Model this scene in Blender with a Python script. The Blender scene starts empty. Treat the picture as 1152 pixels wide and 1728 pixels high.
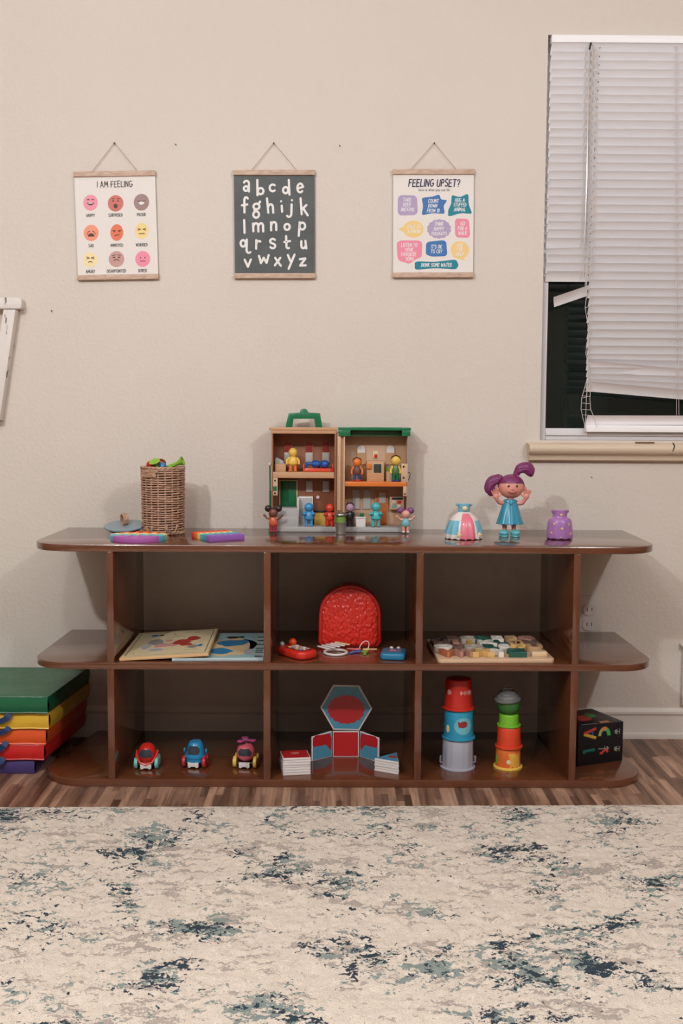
import bpy, bmesh, math, random
import numpy as np
from mathutils import Vector, Matrix, noise
random.seed(7)
S = bpy.context.scene
COL = S.collection
PI = math.pi

# ------------------------------------------------------------------ camera
F, PITCH, YAW, ROLL = 1850.0, 0.08388, -0.00731, 0.00587
CAM = Vector((-0.02436, -2.78878, 0.8202))
RM = Matrix.Rotation(YAW, 3, 'Z') @ Matrix.Rotation(PI/2 - PITCH, 3, 'X') @ Matrix.Rotation(ROLL, 3, 'Z')
cd = bpy.data.cameras.new('camera')
cd.sensor_fit = 'HORIZONTAL'; cd.sensor_width = 36.0; cd.lens = F/1152*36.0
cd.clip_start = 0.05
cam = bpy.data.objects.new('camera', cd); COL.objects.link(cam)
cam.matrix_world = Matrix.Translation(CAM) @ RM.to_4x4()
S.camera = cam

def at(px, py, axis, val):
    "point of the world seen at a photo pixel, on the plane axis = val"
    d = RM @ Vector((px-576, -(py-864), -F))
    t = (val - CAM[axis])/d[axis]
    return CAM + d*t

# ------------------------------------------------------------------ materials
def lin(c):
    def f(u):
        u /= 255.0
        return u/12.92 if u <= 0.04045 else ((u+0.055)/1.055)**2.4
    return (f(c[0]), f(c[1]), f(c[2]), 1.0)
_mc = {}
def mat(name, col, rough=0.5, metal=0.0, coat=0.0, bump=None, spec=0.5, trans=0.0, ior=1.45):
    if name in _mc: return _mc[name]
    m = bpy.data.materials.new(name); m.use_nodes = True
    nt = m.node_tree; b = nt.nodes['Principled BSDF']
    b.inputs['Base Color'].default_value = lin(col)
    b.inputs['Roughness'].default_value = rough
    b.inputs['Metallic'].default_value = metal
    b.inputs['Coat Weight'].default_value = coat
    b.inputs['Specular IOR Level'].default_value = spec
    b.inputs['Transmission Weight'].default_value = trans
    b.inputs['IOR'].default_value = ior
    if bump:
        sc, dist = bump
        tc = nt.nodes.new('ShaderNodeTexCoord'); n = nt.nodes.new('ShaderNodeTexNoise')
        n.inputs['Scale'].default_value = sc; n.inputs['Detail'].default_value = 3
        bp = nt.nodes.new('ShaderNodeBump'); bp.inputs['Distance'].default_value = dist; bp.inputs['Strength'].default_value = 1.0
        nt.links.new(tc.outputs['Object'], n.inputs['Vector'])
        nt.links.new(n.outputs['Fac'], bp.inputs['Height'])
        nt.links.new(bp.outputs['Normal'], b.inputs['Normal'])
    _mc[name] = m
    return m

class NT:
    "small node-tree helper"
    def __init__(self, name):
        self.m = bpy.data.materials.new(name); self.m.use_nodes = True
        self.t = self.m.node_tree; self.b = self.t.nodes['Principled BSDF']
    def n(self, typ, **kw):
        x = self.t.nodes.new(typ)
        for k, v in kw.items(): setattr(x, k, v)
        return x
    def l(self, a, b): self.t.links.new(a, b)
    def coord(self, scale=(1, 1, 1), rot=(0, 0, 0), loc=(0, 0, 0)):
        tc = self.n('ShaderNodeTexCoord'); mp = self.n('ShaderNodeMapping')
        mp.inputs['Scale'].default_value = scale; mp.inputs['Rotation'].default_value = rot; mp.inputs['Location'].default_value = loc
        self.l(tc.outputs['Object'], mp.inputs['Vector']); return mp.outputs['Vector']
    def noise(self, vec, scale, detail=2, rough=0.5, dist=0.0):
        x = self.n('ShaderNodeTexNoise'); self.l(vec, x.inputs['Vector'])
        x.inputs['Scale'].default_value = scale; x.inputs['Detail'].default_value = detail
        x.inputs['Roughness'].default_value = rough; x.inputs['Distortion'].default_value = dist
        return x.outputs['Fac']
    def ramp(self, fac, stops, interp='LINEAR'):
        r = self.n('ShaderNodeValToRGB'); r.color_ramp.interpolation = interp
        e = r.color_ramp.elements
        while len(e) < len(stops): e.new(0.5)
        for k, (p, c) in enumerate(stops):
            e[k].position = p; e[k].color = c if len(c) == 4 else lin(c)
        self.l(fac, r.inputs['Fac']); return r.outputs['Color']
    def math(self, op, a, b=None):
        x = self.n('ShaderNodeMath', operation=op)
        for i, v in enumerate((a, b)):
            if v is None: continue
            if isinstance(v, (int, float)): x.inputs[i].default_value = v
            else: self.l(v, x.inputs[i])
        return x.outputs[0]
    def mix(self, fac, a, b, blend='MIX'):
        x = self.n('ShaderNodeMix', data_type='RGBA', blend_type=blend)
        for inp, v in ((x.inputs[0], fac), (x.inputs[6], a), (x.inputs[7], b)):
            if isinstance(v, (int, float)): inp.default_value = v
            elif isinstance(v, tuple): inp.default_value = v if len(v) == 4 else lin(v)
            else: self.l(v, inp)
        return x.outputs[2]
    def bump(self, h, dist, strength=1.0, normal=None):
        x = self.n('ShaderNodeBump'); x.inputs['Distance'].default_value = dist; x.inputs['Strength'].default_value = strength
        self.l(h, x.inputs['Height'])
        if normal is not None: self.l(normal, x.inputs['Normal'])
        self.l(x.outputs['Normal'], self.b.inputs['Normal']); return x.outputs['Normal']
    def base(self, c, rough=0.5, spec=0.5):
        if isinstance(c, tuple): self.b.inputs['Base Color'].default_value = lin(c)
        else: self.l(c, self.b.inputs['Base Color'])
        if isinstance(rough, (int, float)): self.b.inputs['Roughness'].default_value = rough
        else: self.l(rough, self.b.inputs['Roughness'])
        self.b.inputs['Specular IOR Level'].default_value = spec
        return self.m

def band_mat(name, axis, lo, hi, cols, rough=0.45):
    t = NT(name); tc = t.n('ShaderNodeTexCoord'); sx = t.n('ShaderNodeSeparateXYZ')
    t.l(tc.outputs['Object'], sx.inputs[0])
    f = t.math('DIVIDE', t.math('SUBTRACT', sx.outputs[axis], lo), hi-lo)
    k = len(cols)
    return t.base(t.ramp(f, [(i/k, c) for i, c in enumerate(cols)], 'CONSTANT'), rough)

# ------------------------------------------------------------------ mesh builder
RX = Matrix.Rotation(PI/2, 4, 'X')      # plane drawing -> upright, facing the room (-Y)
def TR(x=0, y=0, z=0, rx=0, ry=0, rz=0, s=None):
    m = Matrix.Translation((x, y, z)) @ Matrix.Rotation(rz, 4, 'Z') @ Matrix.Rotation(ry, 4, 'Y') @ Matrix.Rotation(rx, 4, 'X')
    if s: m = m @ Matrix.Diagonal((s[0], s[1], s[2], 1))
    return m

class MB:
    def __init__(self): self.v = []; self.f = []; self.m = []
    def add(self, vs, fs, mi=0, T=None):
        b = len(self.v)
        if T is None: self.v.extend(Vector(p) for p in vs)
        else: self.v.extend(T @ Vector(p) for p in vs)
        flip = T is not None and T.determinant() < 0
        for k, f in enumerate(fs):
            f = tuple(b+i for i in f)
            self.f.append(f[::-1] if flip else f)
            self.m.append(mi[k] if isinstance(mi, list) else mi)
        return self
    def box(self, lo, hi, mi=0, bev=0, T=None, seg=2):
        bm = bmesh.new(); bmesh.ops.create_cube(bm, size=1)
        for v in bm.verts:
            v.co = Vector([(lo[i]+hi[i])/2 + v.co[i]*(hi[i]-lo[i]) for i in range(3)])
        if bev: bmesh.ops.bevel(bm, geom=bm.edges[:], offset=bev, segments=seg, affect='EDGES', profile=0.5)
        bm.verts.index_update()
        self.add([v.co.copy() for v in bm.verts], [[v.index for v in f.verts] for f in bm.faces], mi, T); bm.free(); return self
    def prism(self, pts, z0, z1, mi=0, T=None, bev=0, seg=2, side=None):
        bm = bmesh.new()
        vs = [bm.verts.new((p[0], p[1], z0)) for p in pts]
        f = bm.faces.new(vs); f.normal_update()
        if f.normal.z > 0: f.normal_flip()
        r = bmesh.ops.extrude_face_region(bm, geom=[f])
        top = [e for e in r['geom'] if isinstance(e, bmesh.types.BMVert)]
        for v in top: v.co.z = z1
        bmesh.ops.recalc_face_normals(bm, faces=bm.faces[:])
        if bev:
            es = [e for e in bm.edges if abs(e.verts[0].co.z-e.verts[1].co.z) < 1e-7]
            bmesh.ops.bevel(bm, geom=es, offset=bev, segments=seg, affect='EDGES', profile=0.5)
        bm.verts.index_update(); bm.normal_update()
        mi2 = mi
        if side is not None: mi2 = [mi if f.normal.z > 0.5 else side for f in bm.faces]
        self.add([v.co.copy() for v in bm.verts], [[v.index for v in f.verts] for f in bm.faces], mi2, T); bm.free(); return self
    def tube(self, pts, r, seg=8, mi=0, closed=False, T=None, cap=True, flat=None):
        pts = [Vector(p) for p in pts]; n = len(pts)
        rs = r if isinstance(r, (list, tuple)) else [r]*n
        vs, fs = [], []; up = None
        for i, p in enumerate(pts):
            a = pts[(i-1) % n] if (closed or i > 0) else p
            c = pts[(i+1) % n] if (closed or i < n-1) else p
            t = (c-a).normalized() if (c-a).length > 1e-9 else Vector((0, 0, 1))
            if up is None:
                up = Vector((0, 0, 1)) if abs(t.z) < 0.9 else Vector((0, 1, 0))
            x = t.cross(up)
            if x.length < 1e-6: x = t.orthogonal()
            x.normalize(); y = x.cross(t).normalized(); up = y
            for k in range(seg):
                q = 2*PI*k/seg; vs.append(p + (x*math.cos(q) + y*math.sin(q))*rs[i])
        m = n if closed else n-1
        for i in range(m):
            for k in range(seg):
                a = i*seg+k; b = i*seg+(k+1) % seg; j = ((i+1) % n)*seg
                fs.append((a, b, j+(k+1) % seg, j+k))
        if not closed and cap:
            fs.append(tuple(range(seg))[::-1]); fs.append(tuple((n-1)*seg+k for k in range(seg)))
        if flat is not None: vs = [Vector((p.x, p.y, p.z*flat)) for p in vs]
        return self.add(vs, fs, mi, T)
    def lathe(self, prof, seg=32, mi=0, T=None, fn=None, wob=None):
        vs, fs, ms = [], [], []
        for i, (r, z) in enumerate(prof):
            for k in range(seg):
                q = 2*PI*k/seg; rr, zz = r, z
                if wob: rr, zz = wob(i, q, r, z)
                vs.append((rr*math.cos(q), rr*math.sin(q), zz))
        for i in range(len(prof)-1):
            for k in range(seg):
                fs.append((i*seg+k, i*seg+(k+1) % seg, (i+1)*seg+(k+1) % seg, (i+1)*seg+k))
                ms.append(fn(i, 2*PI*(k+.5)/seg) if fn else mi)
        if prof[0][0] > 1e-6: fs.append(tuple(range(seg))[::-1]); ms.append(fn(0, 0) if fn else mi)
        if prof[-1][0] > 1e-6:
            b = (len(prof)-1)*seg; fs.append(tuple(b+k for k in range(seg))); ms.append(fn(len(prof)-2, 0) if fn else mi)
        return self.add(vs, fs, ms, T)
    def ell(self, c, r, mi=0, seg=24, rings=14, T=None, fn=None):
        if not hasattr(r, '__len__'): r = (r, r, r)
        prof = [(max(math.sin(PI*i/rings), 1e-7), -math.cos(PI*i/rings)) for i in range(rings+1)]
        M = Matrix.Translation(c) @ Matrix.Diagonal((r[0], r[1], r[2], 1))
        return self.lathe(prof, seg, mi, (T @ M) if T is not None else M, fn)
    def text(self, s, size, T, mi=0, off=0.0, ext=0.0002, shear=0.0, space=1.0, align='CENTER', bev=0.0, nar=1.0):
        if nar != 1.0: T = T @ Matrix.Diagonal((nar, 1, 1, 1))
        cu = bpy.data.curves.new('t', 'FONT'); cu.body = s; cu.size = size; cu.offset = off; cu.extrude = ext
        cu.shear = shear; cu.space_character = space; cu.align_x = align; cu.align_y = 'CENTER'; cu.resolution_u = 3; cu.bevel_depth = bev
        ob = bpy.data.objects.new('t', cu); COL.objects.link(ob)
        me = bpy.data.meshes.new_from_object(ob.evaluated_get(bpy.context.evaluated_depsgraph_get()))
        self.add([v.co.copy() for v in me.vertices], [tuple(p.vertices) for p in me.polygons], mi, T)
        bpy.data.objects.remove(ob); bpy.data.curves.remove(cu); bpy.data.meshes.remove(me); return self
    def hand(self, s_, h, T, mi=0, w=.07, shear=0.0, gap=.24, nar=1.0, z=.0003):
        "monoline hand lettering, centred on T"
        r = random.Random(len(s_)*7+ord(s_[0])); x = 0; items = []
        for ch in s_:
            if ch == ' ': x += .42; continue
            st = CAPS[ch]; wd = max(p[0] for q in st for p in q); dy = r.uniform(-.03, .03); k = r.uniform(.96, 1.04)
            items += [[(x+px, py*k+dy) for px, py in q] for q in st]; x += wd+gap
        x -= gap
        for q in items:
            pts = [(((px-x/2)*nar+(py-.5)*shear)*h, (py-.5)*h, 0) for px, py in q]
            for a_, b_ in zip(pts, pts[1:]): self.tube([a_, b_], w*h, 6, mi, False, T @ Matrix.Translation((0, 0, z)), flat=.15)
            for e in pts: self.ell(e, (w*h, w*h, w*h*.15), mi, 8, 4, T @ Matrix.Translation((0, 0, z)))
        return self
    def build(self, name, mats, parent=None, label=None, sharp=35, smooth=True):
        me = bpy.data.meshes.new(name)
        me.from_pydata([tuple(v) for v in self.v], [], self.f)
        if not isinstance(mats, (list, tuple)): mats = [mats]
        for m in mats: me.materials.append(m)
        me.polygons.foreach_set('material_index', self.m)
        if smooth:
            me.polygons.foreach_set('use_smooth', [True]*len(me.polygons))
            me.set_sharp_from_angle(angle=math.radians(sharp))
        me.validate(); me.update()
        o = bpy.data.objects.new(name, me); COL.objects.link(o)
        if parent is not None: o.parent = parent
        if label: o['label'] = label
        return o

def thing(name, label, cat, loc=(0, 0, 0), rz=0, group=None, ry=0, rx=0):
    o = bpy.data.objects.new(name, None); COL.objects.link(o)
    o.empty_display_size = 0.02
    o.location = loc; o.rotation_euler = (rx, ry, rz); o['label'] = label; o['category'] = cat
    if group: o['group'] = group
    return o
def tag(o, label, cat, group=None, loc=None, rz=0):
    o['label'] = label; o['category'] = cat
    if group: o['group'] = group
    if loc is not None: o.location = loc; o.rotation_euler = (0, 0, rz)
    return o
def struct(o): o['kind'] = 'structure'; return o
def smoothpoly(pts, it=3):
    for _ in range(it):
        out = []
        for i in range(len(pts)):
            a, b = pts[i], pts[(i+1) % len(pts)]
            out.append((a[0]*.75+b[0]*.25, a[1]*.75+b[1]*.25)); out.append((a[0]*.25+b[0]*.75, a[1]*.25+b[1]*.75))
        pts = out
    return pts
def arc(cx, cy, rx, ry, a0, a1, n=14):
    return [(cx+rx*math.cos(math.radians(a0+(a1-a0)*i/(n-1))), cy+ry*math.sin(math.radians(a0+(a1-a0)*i/(n-1)))) for i in range(n)]
def densify(pts, n=3):
    out = []
    for i in range(len(pts)):
        a, b = pts[i], pts[(i+1) % len(pts)]
        for k in range(n): out.append((a[0]+(b[0]-a[0])*k/n, a[1]+(b[1]-a[1])*k/n))
    return out
def spline(pts, rs, n=5):
    P_ = [Vector(p) for p in pts]; out, ro = [], []
    for i in range(len(P_)-1):
        p0, p1, p2, p3 = P_[max(i-1, 0)], P_[i], P_[i+1], P_[min(i+2, len(P_)-1)]
        for k in range(n):
            t_ = k/n
            out.append(.5*((2*p1)+(p2-p0)*t_+(2*p0-5*p1+4*p2-p3)*t_*t_+(3*p1-p0-3*p2+p3)*t_**3)); ro.append(rs[i]+(rs[i+1]-rs[i])*(t_*t_*(3-2*t_)))
    out.append(P_[-1]); ro.append(rs[-1]); return out, ro
# hand-drawn capitals: strokes in a unit-high box
CAPS = {'A': [[(0, 0), (.30, 1), (.60, 0)], [(.12, .34), (.50, .36)]], 'B': [[(0, 0), (.02, 1)], [(.02, 1), (.36, .93), (.40, .70), (.26, .54), (0, .52)], [(.26, .52), (.48, .36), (.44, .10), (.22, 0), (0, 0)]],
 'C': [arc(.32, .5, .32, .5, 50, 310, 14)], 'D': [[(0, 0), (.02, 1)], [(.02, 1), (.30, .92), (.50, .62), (.48, .32), (.28, .06), (0, 0)]], 'E': [[(.46, 1), (0, 1), (0, 0), (.48, .02)], [(0, .52), (.40, .54)]],
 'F': [[(.46, 1), (.02, 1), (0, 0)], [(0, .52), (.38, .54)]], 'G': [arc(.32, .5, .32, .5, 55, 340, 14)+[(.62, .44), (.36, .44)]], 'H': [[(0, 0), (.02, 1)], [(.52, 0), (.52, 1)], [(0, .5), (.52, .52)]],
 'I': [[(.02, 0), (.04, 1)]], 'K': [[(0, 0), (.02, 1)], [(.46, 1), (.04, .46), (.50, 0)]], 'L': [[(.02, 1), (0, .02), (.44, .02)]], 'M': [[(0, 0), (.08, 1), (.36, .34), (.62, 1), (.72, 0)]],
 'N': [[(0, 0), (.04, 1), (.50, .04), (.54, 1)]], 'O': [arc(.30, .5, .30, .5, 90, 450, 20)], 'P': [[(0, 0), (.02, 1), (.34, .95), (.46, .74), (.34, .52), (.02, .46)]], 'R': [[(0, 0), (.02, 1), (.34, .95), (.44, .76), (.32, .56), (.02, .48), (.48, 0)]],
 'S': [arc(.24, .75, .21, .25, 30, 270, 10)+arc(.24, .25, .23, .25, 90, -150, 10)], 'T': [[(0, 1), (.56, 1)], [(.28, 1), (.27, 0)]], 'U': [[(0, 1), (.02, .30)]+arc(.26, .27, .24, .27, 180, 360, 9)+[(.52, 1)]],
 'V': [[(0, 1), (.26, 0), (.54, 1)]], 'W': [[(0, 1), (.18, 0), (.38, .72), (.58, 0), (.76, 1)]], 'Y': [[(0, 1), (.26, .50), (.54, 1)], [(.26, .50), (.24, 0)]], '?': [arc(.22, .76, .21, .24, 170, -70, 10)+[(.22, .26)], [(.22, .02), (.225, .02)]],
 "'": [[(.04, 1), (.02, .78)]], '1': [[(.02, .8), (.14, 1), (.14, 0)]], '0': [arc(.24, .5, .24, .5, 90, 450, 18)]}
def rrect(w, h, r, n=5):
    p = []
    for sx, sy, a in ((1, 1, 0), (-1, 1, 90), (-1, -1, 180), (1, -1, 270)):
        p += arc(sx*(w/2-r), sy*(h/2-r), r, r, a, a+90, n)
    return p

# ------------------------------------------------------------------ setting
t = NT('wall_paint')
v = t.coord()
n1 = t.noise(v, 95, 3, .55); n2 = t.noise(v, 28, 2, .5); n3 = t.noise(v, 1.6, 2, .5)
colr = t.mix(t.ramp(n3, [(.3, (0, 0, 0)), (.75, (255, 255, 255))]), (213, 199, 186), (218, 205, 193))
t.base(colr, .62, .35)
hgt = t.math('ADD', t.math('MULTIPLY', t.ramp(n1, [(.45, (0, 0, 0)), (.7, (255, 255, 255))]), .5), t.math('MULTIPLY', n2, .8))
t.bump(hgt, .0012, .7)
M_WALL = t.m
M_TRIMW = mat('white_trim_paint', (226, 214, 203), .38, bump=(25, .0008))
M_WALL2 = mat('low_bounce_wall', (150, 138, 126), .7)  # unseen walls, colour darkened to cut bounced light and reflections
M_CEIL = mat('ceiling_paint', (232, 228, 222), .8)

t = NT('laminate_floor')
sx = t.n('ShaderNodeSeparateXYZ'); t.l(t.coord(), sx.inputs[0])
row = t.math('FLOOR', t.math('DIVIDE', sx.outputs[0], .0165))
wn = t.n('ShaderNodeTexWhiteNoise', noise_dimensions='1D'); t.l(row, wn.inputs['W'])
seg_ = t.math('FLOOR', t.math('ADD', t.math('DIVIDE', sx.outputs[1], t.math('ADD', t.math('MULTIPLY', wn.outputs['Value'], .10), .14)), t.math('MULTIPLY', wn.outputs['Value'], 37.0)))
w2 = t.n('ShaderNodeTexWhiteNoise', noise_dimensions='2D'); cb = t.n('ShaderNodeCombineXYZ'); t.l(row, cb.inputs[0]); t.l(seg_, cb.inputs[1]); t.l(cb.outputs[0], w2.inputs['Vector'])
g1 = t.noise(t.coord(scale=(60, 4, 1)), 1, 5, .6, .6)
stave = t.ramp(w2.outputs['Value'], [(.0, (108, 78, 62)), (.3, (164, 124, 100)), (.65, (204, 162, 134)), (1, (128, 92, 74))])
c2 = t.mix(t.ramp(g1, [(.3, (0, 0, 0)), (.7, (255, 255, 255))]), (108, 78, 62), (255, 255, 255))
t.base(t.mix(.85, stave, c2, 'MULTIPLY'), .42, .4)
M_FLOOR = t.m

XL, XR, YN, ZC = -2.6, 2.4, -4.6, 2.45
WX0, WX1, WZ0, WZ1 = 0.4985, 1.40, 0.772, 1.769      # window opening
m = MB()
th = .20
m.box((XL-.1, 0, -.05), (WX0, th, ZC+.05)); m.box((WX1, 0, -.05), (XR+.1, th, ZC+.05))
m.box((WX0, 0, -.05), (WX1, th, WZ0)); m.box((WX0, 0, WZ1), (WX1, th, ZC+.05))
struct(m.build('wall_back', M_WALL, smooth=False))
struct(MB().box((XL-.1, YN-.1, -.06), (XR+.1, .1, 0)).build('floor', M_FLOOR, smooth=False))
struct(MB().box((XL-.1, YN-.1, ZC), (XR+.1, .1, ZC+.06)).build('ceiling', M_CEIL, smooth=False))
struct(MB().box((XL-.1, YN, 0), (XL, -.0005, ZC)).build('wall_left', M_WALL2, smooth=False))
struct(MB().box((XR, YN, 0), (XR+.1, -.0005, ZC)).build('wall_right', M_WALL2, smooth=False))
struct(MB().box((XL-.1, YN-.1, 0), (XR+.1, YN, ZC)).build('wall_front', M_WALL2, smooth=False))
# baseboard with cap moulding and quarter round
prof = [(0, 0), (-.0118, 0), (-.0118, .009), (-.0105, .013), (-.0065, .016), (-.0058, .018), (-.0058, .060), (-.0075, .063), (-.0095, .066), (-.0095, .071), (-.006, .075), (-.003, .0795), (0, .080)]
m = MB()
vs = [(XL, y, z) for y, z in prof] + [(XR, y, z) for y, z in prof]
k = len(prof)
m.add(vs, [(i, i+1, k+i+1, k+i) for i in range(k-1)] + [tuple(range(k))[::-1], tuple(range(k, 2*k))])
struct(m.build('baseboard_back', M_TRIMW, sharp=25))

# ------------------------------------------------------------------ window
M_VINYL = mat('white_vinyl', (214, 208, 208), .35)
t = NT('night_glass'); t.base((40, 54, 46), .03, .5); t.b.inputs['Transmission Weight'].default_value = .55  # greenish base colour paints in the weak reflection of the room
M_GLASS = t.m
win = thing('window_1', 'white vinyl window with dark night glass behind the broken blind', 'window', (WX0, .02, WZ0)); struct(win)
ww, wh = WX1-WX0, WZ1-WZ0
m = MB()
m.box((0, 0, 0), (.018, .14, wh), bev=.002); m.box((ww-.018, 0, 0), (ww, .14, wh), bev=.002)
m.box((.018, 0, 0), (ww-.018, .14, .030), bev=.002); m.box((.018, 0, wh-.03), (ww-.018, .14, wh), bev=.002)
m.box((.018, -.006, .012), (ww-.018, 0, .019), bev=.001)
m.build('window_frame', M_VINYL, win)
MB().box((.016, .105, .026), (ww-.016, .109, wh-.026)).build('pane', M_GLASS, win, smooth=False)
# sill
M_SILL = mat('sill_paint', (214, 190, 164), .45, bump=(18, .002))
prof = [(0, -.046), (-.012, -.046), (-.018, -.043), (-.019, -.036), (-.021, -.033), (-.023, -.030), (-.028, -.028), (-.034, -.022), (-.036, -.014), (-.033, -.006), (-.027, -.001), (-.02, 0), (0, 0)]
k = len(prof)
def ends(y): return -.034 + max(0, (-.006-y))*.0
m = MB()
vs = [(.4640+(.006 if z < -.029 else 0)+(.004 if y < -.03 else 0), y, .7655+z+.0) for y, z in prof] + [(1.45, y, .7655+z) for y, z in prof]
m.add(vs, [(i, k+i, k+i+1, i+1) for i in range(k-1)] + [tuple(range(k)), tuple(range(k, 2*k))[::-1]])
sill = struct(m.build('trim_1', M_SILL, sharp=40))
M_DARK = mat('dark_crack', (38, 28, 24), .8)
p = at(1136, 757, 1, -.036)
m = MB(); m.tube([(p.x+dx, -.0355+dy, p.z+dz) for dx, dy, dz in ((.001, .0085, .014), (.003, .001, .007), (.001, -.0005, 0), (-.001, .001, -.006), (-.002, .007, -.014))], .0014, 6)
m.build('sill_crack', M_DARK, sill)

# ------------------------------------------------------------------ blind
M_SLAT = mat('blind_slat_white', (250, 244, 243), .42)
M_CORD = mat('blind_cord_white', (205, 192, 184), .6)
M_HOLE = mat('blind_hole_dark', (40, 34, 34), .9)
BY = .006
blind = thing('window_blind', 'white mini blind with broken slats hanging inside the window opening', 'blind', (WX0, BY, WZ0))
def LB(px, py, dy=0.0):
    p = at(px, py, 1, BY+dy); return Vector((p.x-WX0, dy, p.z-WZ0))
hr = LB(931, 75); 
m = MB(); m.box((.0075, -.016, hr.z), (ww-.008, .012, wh-.002), bev=.002); m.build('headrail', M_SLAT, blind)
SP = .0205
def slat(m, a, b, tilt=0.0, lift=0.0):
    "one curved slat between two points (left, right); top tucked back, lower edge towards the room"
    a, b = Vector(a), Vector(b)
    P = [(.0125, .0120), (.0075, .0084), (.0008, .0022), (-.0052, -.0048), (-.0092, -.0118)]
    d = (b-a).normalized(); up = Vector((0, 0, 1)); up = (up - d*up.dot(d)).normalized(); out = d.cross(up)
    vs = []
    for q, e in ((a, -1), (b, 1)):
        for y, z in P: vs.append(q + up*z + out*y)
    for q, e in ((a, -1), (b, 1)):
        for y, z in P: vs.append(q + up*z + out*(y+.0004))
    k = 5; fs = []
    for i in range(k-1):
        fs.append((i, i+1, k+i+1, k+i)); fs.append((2*k+i, 3*k+i, 3*k+i+1, 2*k+i+1))
    fs += [(0, k, 3*k, 2*k), (k-1, 3*k-1, 4*k-1, 2*k-1)]
    m.add(vs, fs, 0)
m = MB(); xr = ww-.012
z_top = hr.z-.012
zs = [z_top - i*SP for i in range(60)]
zcut = LB(930, 478).z; zlow = LB(990, 613).z
holes = []
x_hole = .596-WX0
for i, z in enumerate(zs):
    if z-.011 < zlow: break
    x0 = .0085 + .001*math.sin(i*2.1)
    if z-.009 < zcut: x0 = LB(992 - (i % 3)*.8, 550).x
    drop = 0
    gap = abs((z+.008) - LB(930, 417).z) < SP*.5
    if gap: slat(m, (x0, .001, z-.006), (x_hole+.05, 0, z), 0); slat(m, (x_hole+.05, 0, z), (xr, 0, z)); continue
    slat(m, (x0, 0, z), (xr, 0, z+random.uniform(-.0006, .0006)))
    holes.append(z)
for z in holes:
    for xh in (LB(1006-(z_top-z)*18, 300).x,):
        m.box((xh-.0009, -.0040, z+.0030), (xh+.0009, .0020, z+.0085), 1)
bl_slats = m.build('slats', [M_SLAT, M_HOLE], blind, sharp=60)
# tilted slats under the straight ones
for (ya, yb_, dy) in ((612, 615, .006), (615, 629, -.006), (626, 628, .001), (637, 641, 0), (645, 653, -.002), (650, 664, -.005)):
    m = MB(); a = LB(990, ya+2, dy); b = LB(1152, yb_+2, dy); d = (b-a)/(b.x-a.x)
    md_ = a+d*(xr-a.x)*.5; slat(m, a, md_); slat(m, md_, Vector((xr, md_.y, a.z))); m.build('broken_slat', M_SLAT, blind, 'sagging slat slanting down to the right', sharp=60)
m = MB(); slat(m, LB(934, 510, -.004), LB(996, 489, .0)); m.build('broken_slat', M_SLAT, blind, 'snapped slat stub hanging at a slant over dark glass', sharp=60)
zb = LB(990, 709).z
m = MB(); slat(m, (LB(989, 709).x, 0, zb), (xr, 0, zb+.003)); m.build('bottom_slat', M_SLAT, blind, sharp=60)
m = MB(); m.box((LB(987, 700).x, -.008, LB(990, 729).z), (xr, .010, LB(990, 717).z), bev=.0015); m.build('bottom_rail', M_SLAT, blind)
# lift cords and clear tilt wand
m = MB()
for (xa, xb, yb_) in ((996, 984, 470), (999, 987, 485), (1000, 989, 505)):
    m.tube([LB(xa, 78, -.013), LB((xa+xb)/2-1, 280, -.012), LB(xb, yb_, -.010)], .0008, 6)
m.build('lift_cord', M_CORD, blind)
m = MB(); m.tube([LB(997, 72, -.018), LB(994, 84, -.020)], .0022, 6, 1); m.tube([LB(994, 84, -.02), LB(990, 300, -.017), LB(986, 415, -.015)], .0021, 8)
m.build('tilt_wand', [mat('clear_wand', (225, 214, 208), .15, trans=.5), M_HOLE], blind)
m = MB()
def lad(pts, w):
    L = [LB(x-w/2, y, -.009) for x, y in pts]; R = [LB(x+w/2, y, -.009) for x, y in pts]
    m.tube(L, .0007, 5); m.tube(R, .0007, 5)
lad([(1007, 80), (1004, 200), (1001, 340), (998, 470)], 3)
A = [(990, 490), (987, 520), (991, 545), (993, 560), (990, 580), (988, 596), (992, 615), (990, 640), (986, 655), (981, 672), (980, 690), (983, 705), (987, 720), (990, 735)]
Bp = [(996, 490), (995, 520), (994, 545), (994, 560), (992, 580), (991, 596), (993, 615), (992, 640), (996, 655), (995, 672), (996, 690), (1000, 700), (1004, 712), (1006, 720)]
for P in (A, Bp): m.tube([LB(x, y, -.012) for x, y in P], .0008, 5)
m.tube([LB(x, y, -.012) for x, y in ((992, 640), (989, 672), (988, 700), (986, 735))], .0008, 5)
for k in range(len(A)-4):
    m.tube([LB(A[k][0], A[k][1], -.012), LB(Bp[k][0], Bp[k][1]-4, -.012)], .0006, 5)
for y in (660, 668, 680, 691, 700):
    m.tube([LB(982 if y > 665 else 985, y, -.012), LB(996, y+1, -.012)], .0006, 5)
for xx in (1139, 1143):
    m.tube([LB(xx, 78, -.009), LB(xx+1, 400, -.009), LB(xx+2, 700, -.012)], .0006, 5)
m.build('ladder_cord', M_CORD, blind)
tag(MB().box((0, -.006, 0), (.048, 0, .0035), bev=.0008).build('paint_stirrer', mat('brown_chip', (120, 92, 72), .7)), 'small flat brown wood strip lying on the window sill', 'wood strip', loc=(at(1068, 747, 1, -.006).x, -.022, .7657))

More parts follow.
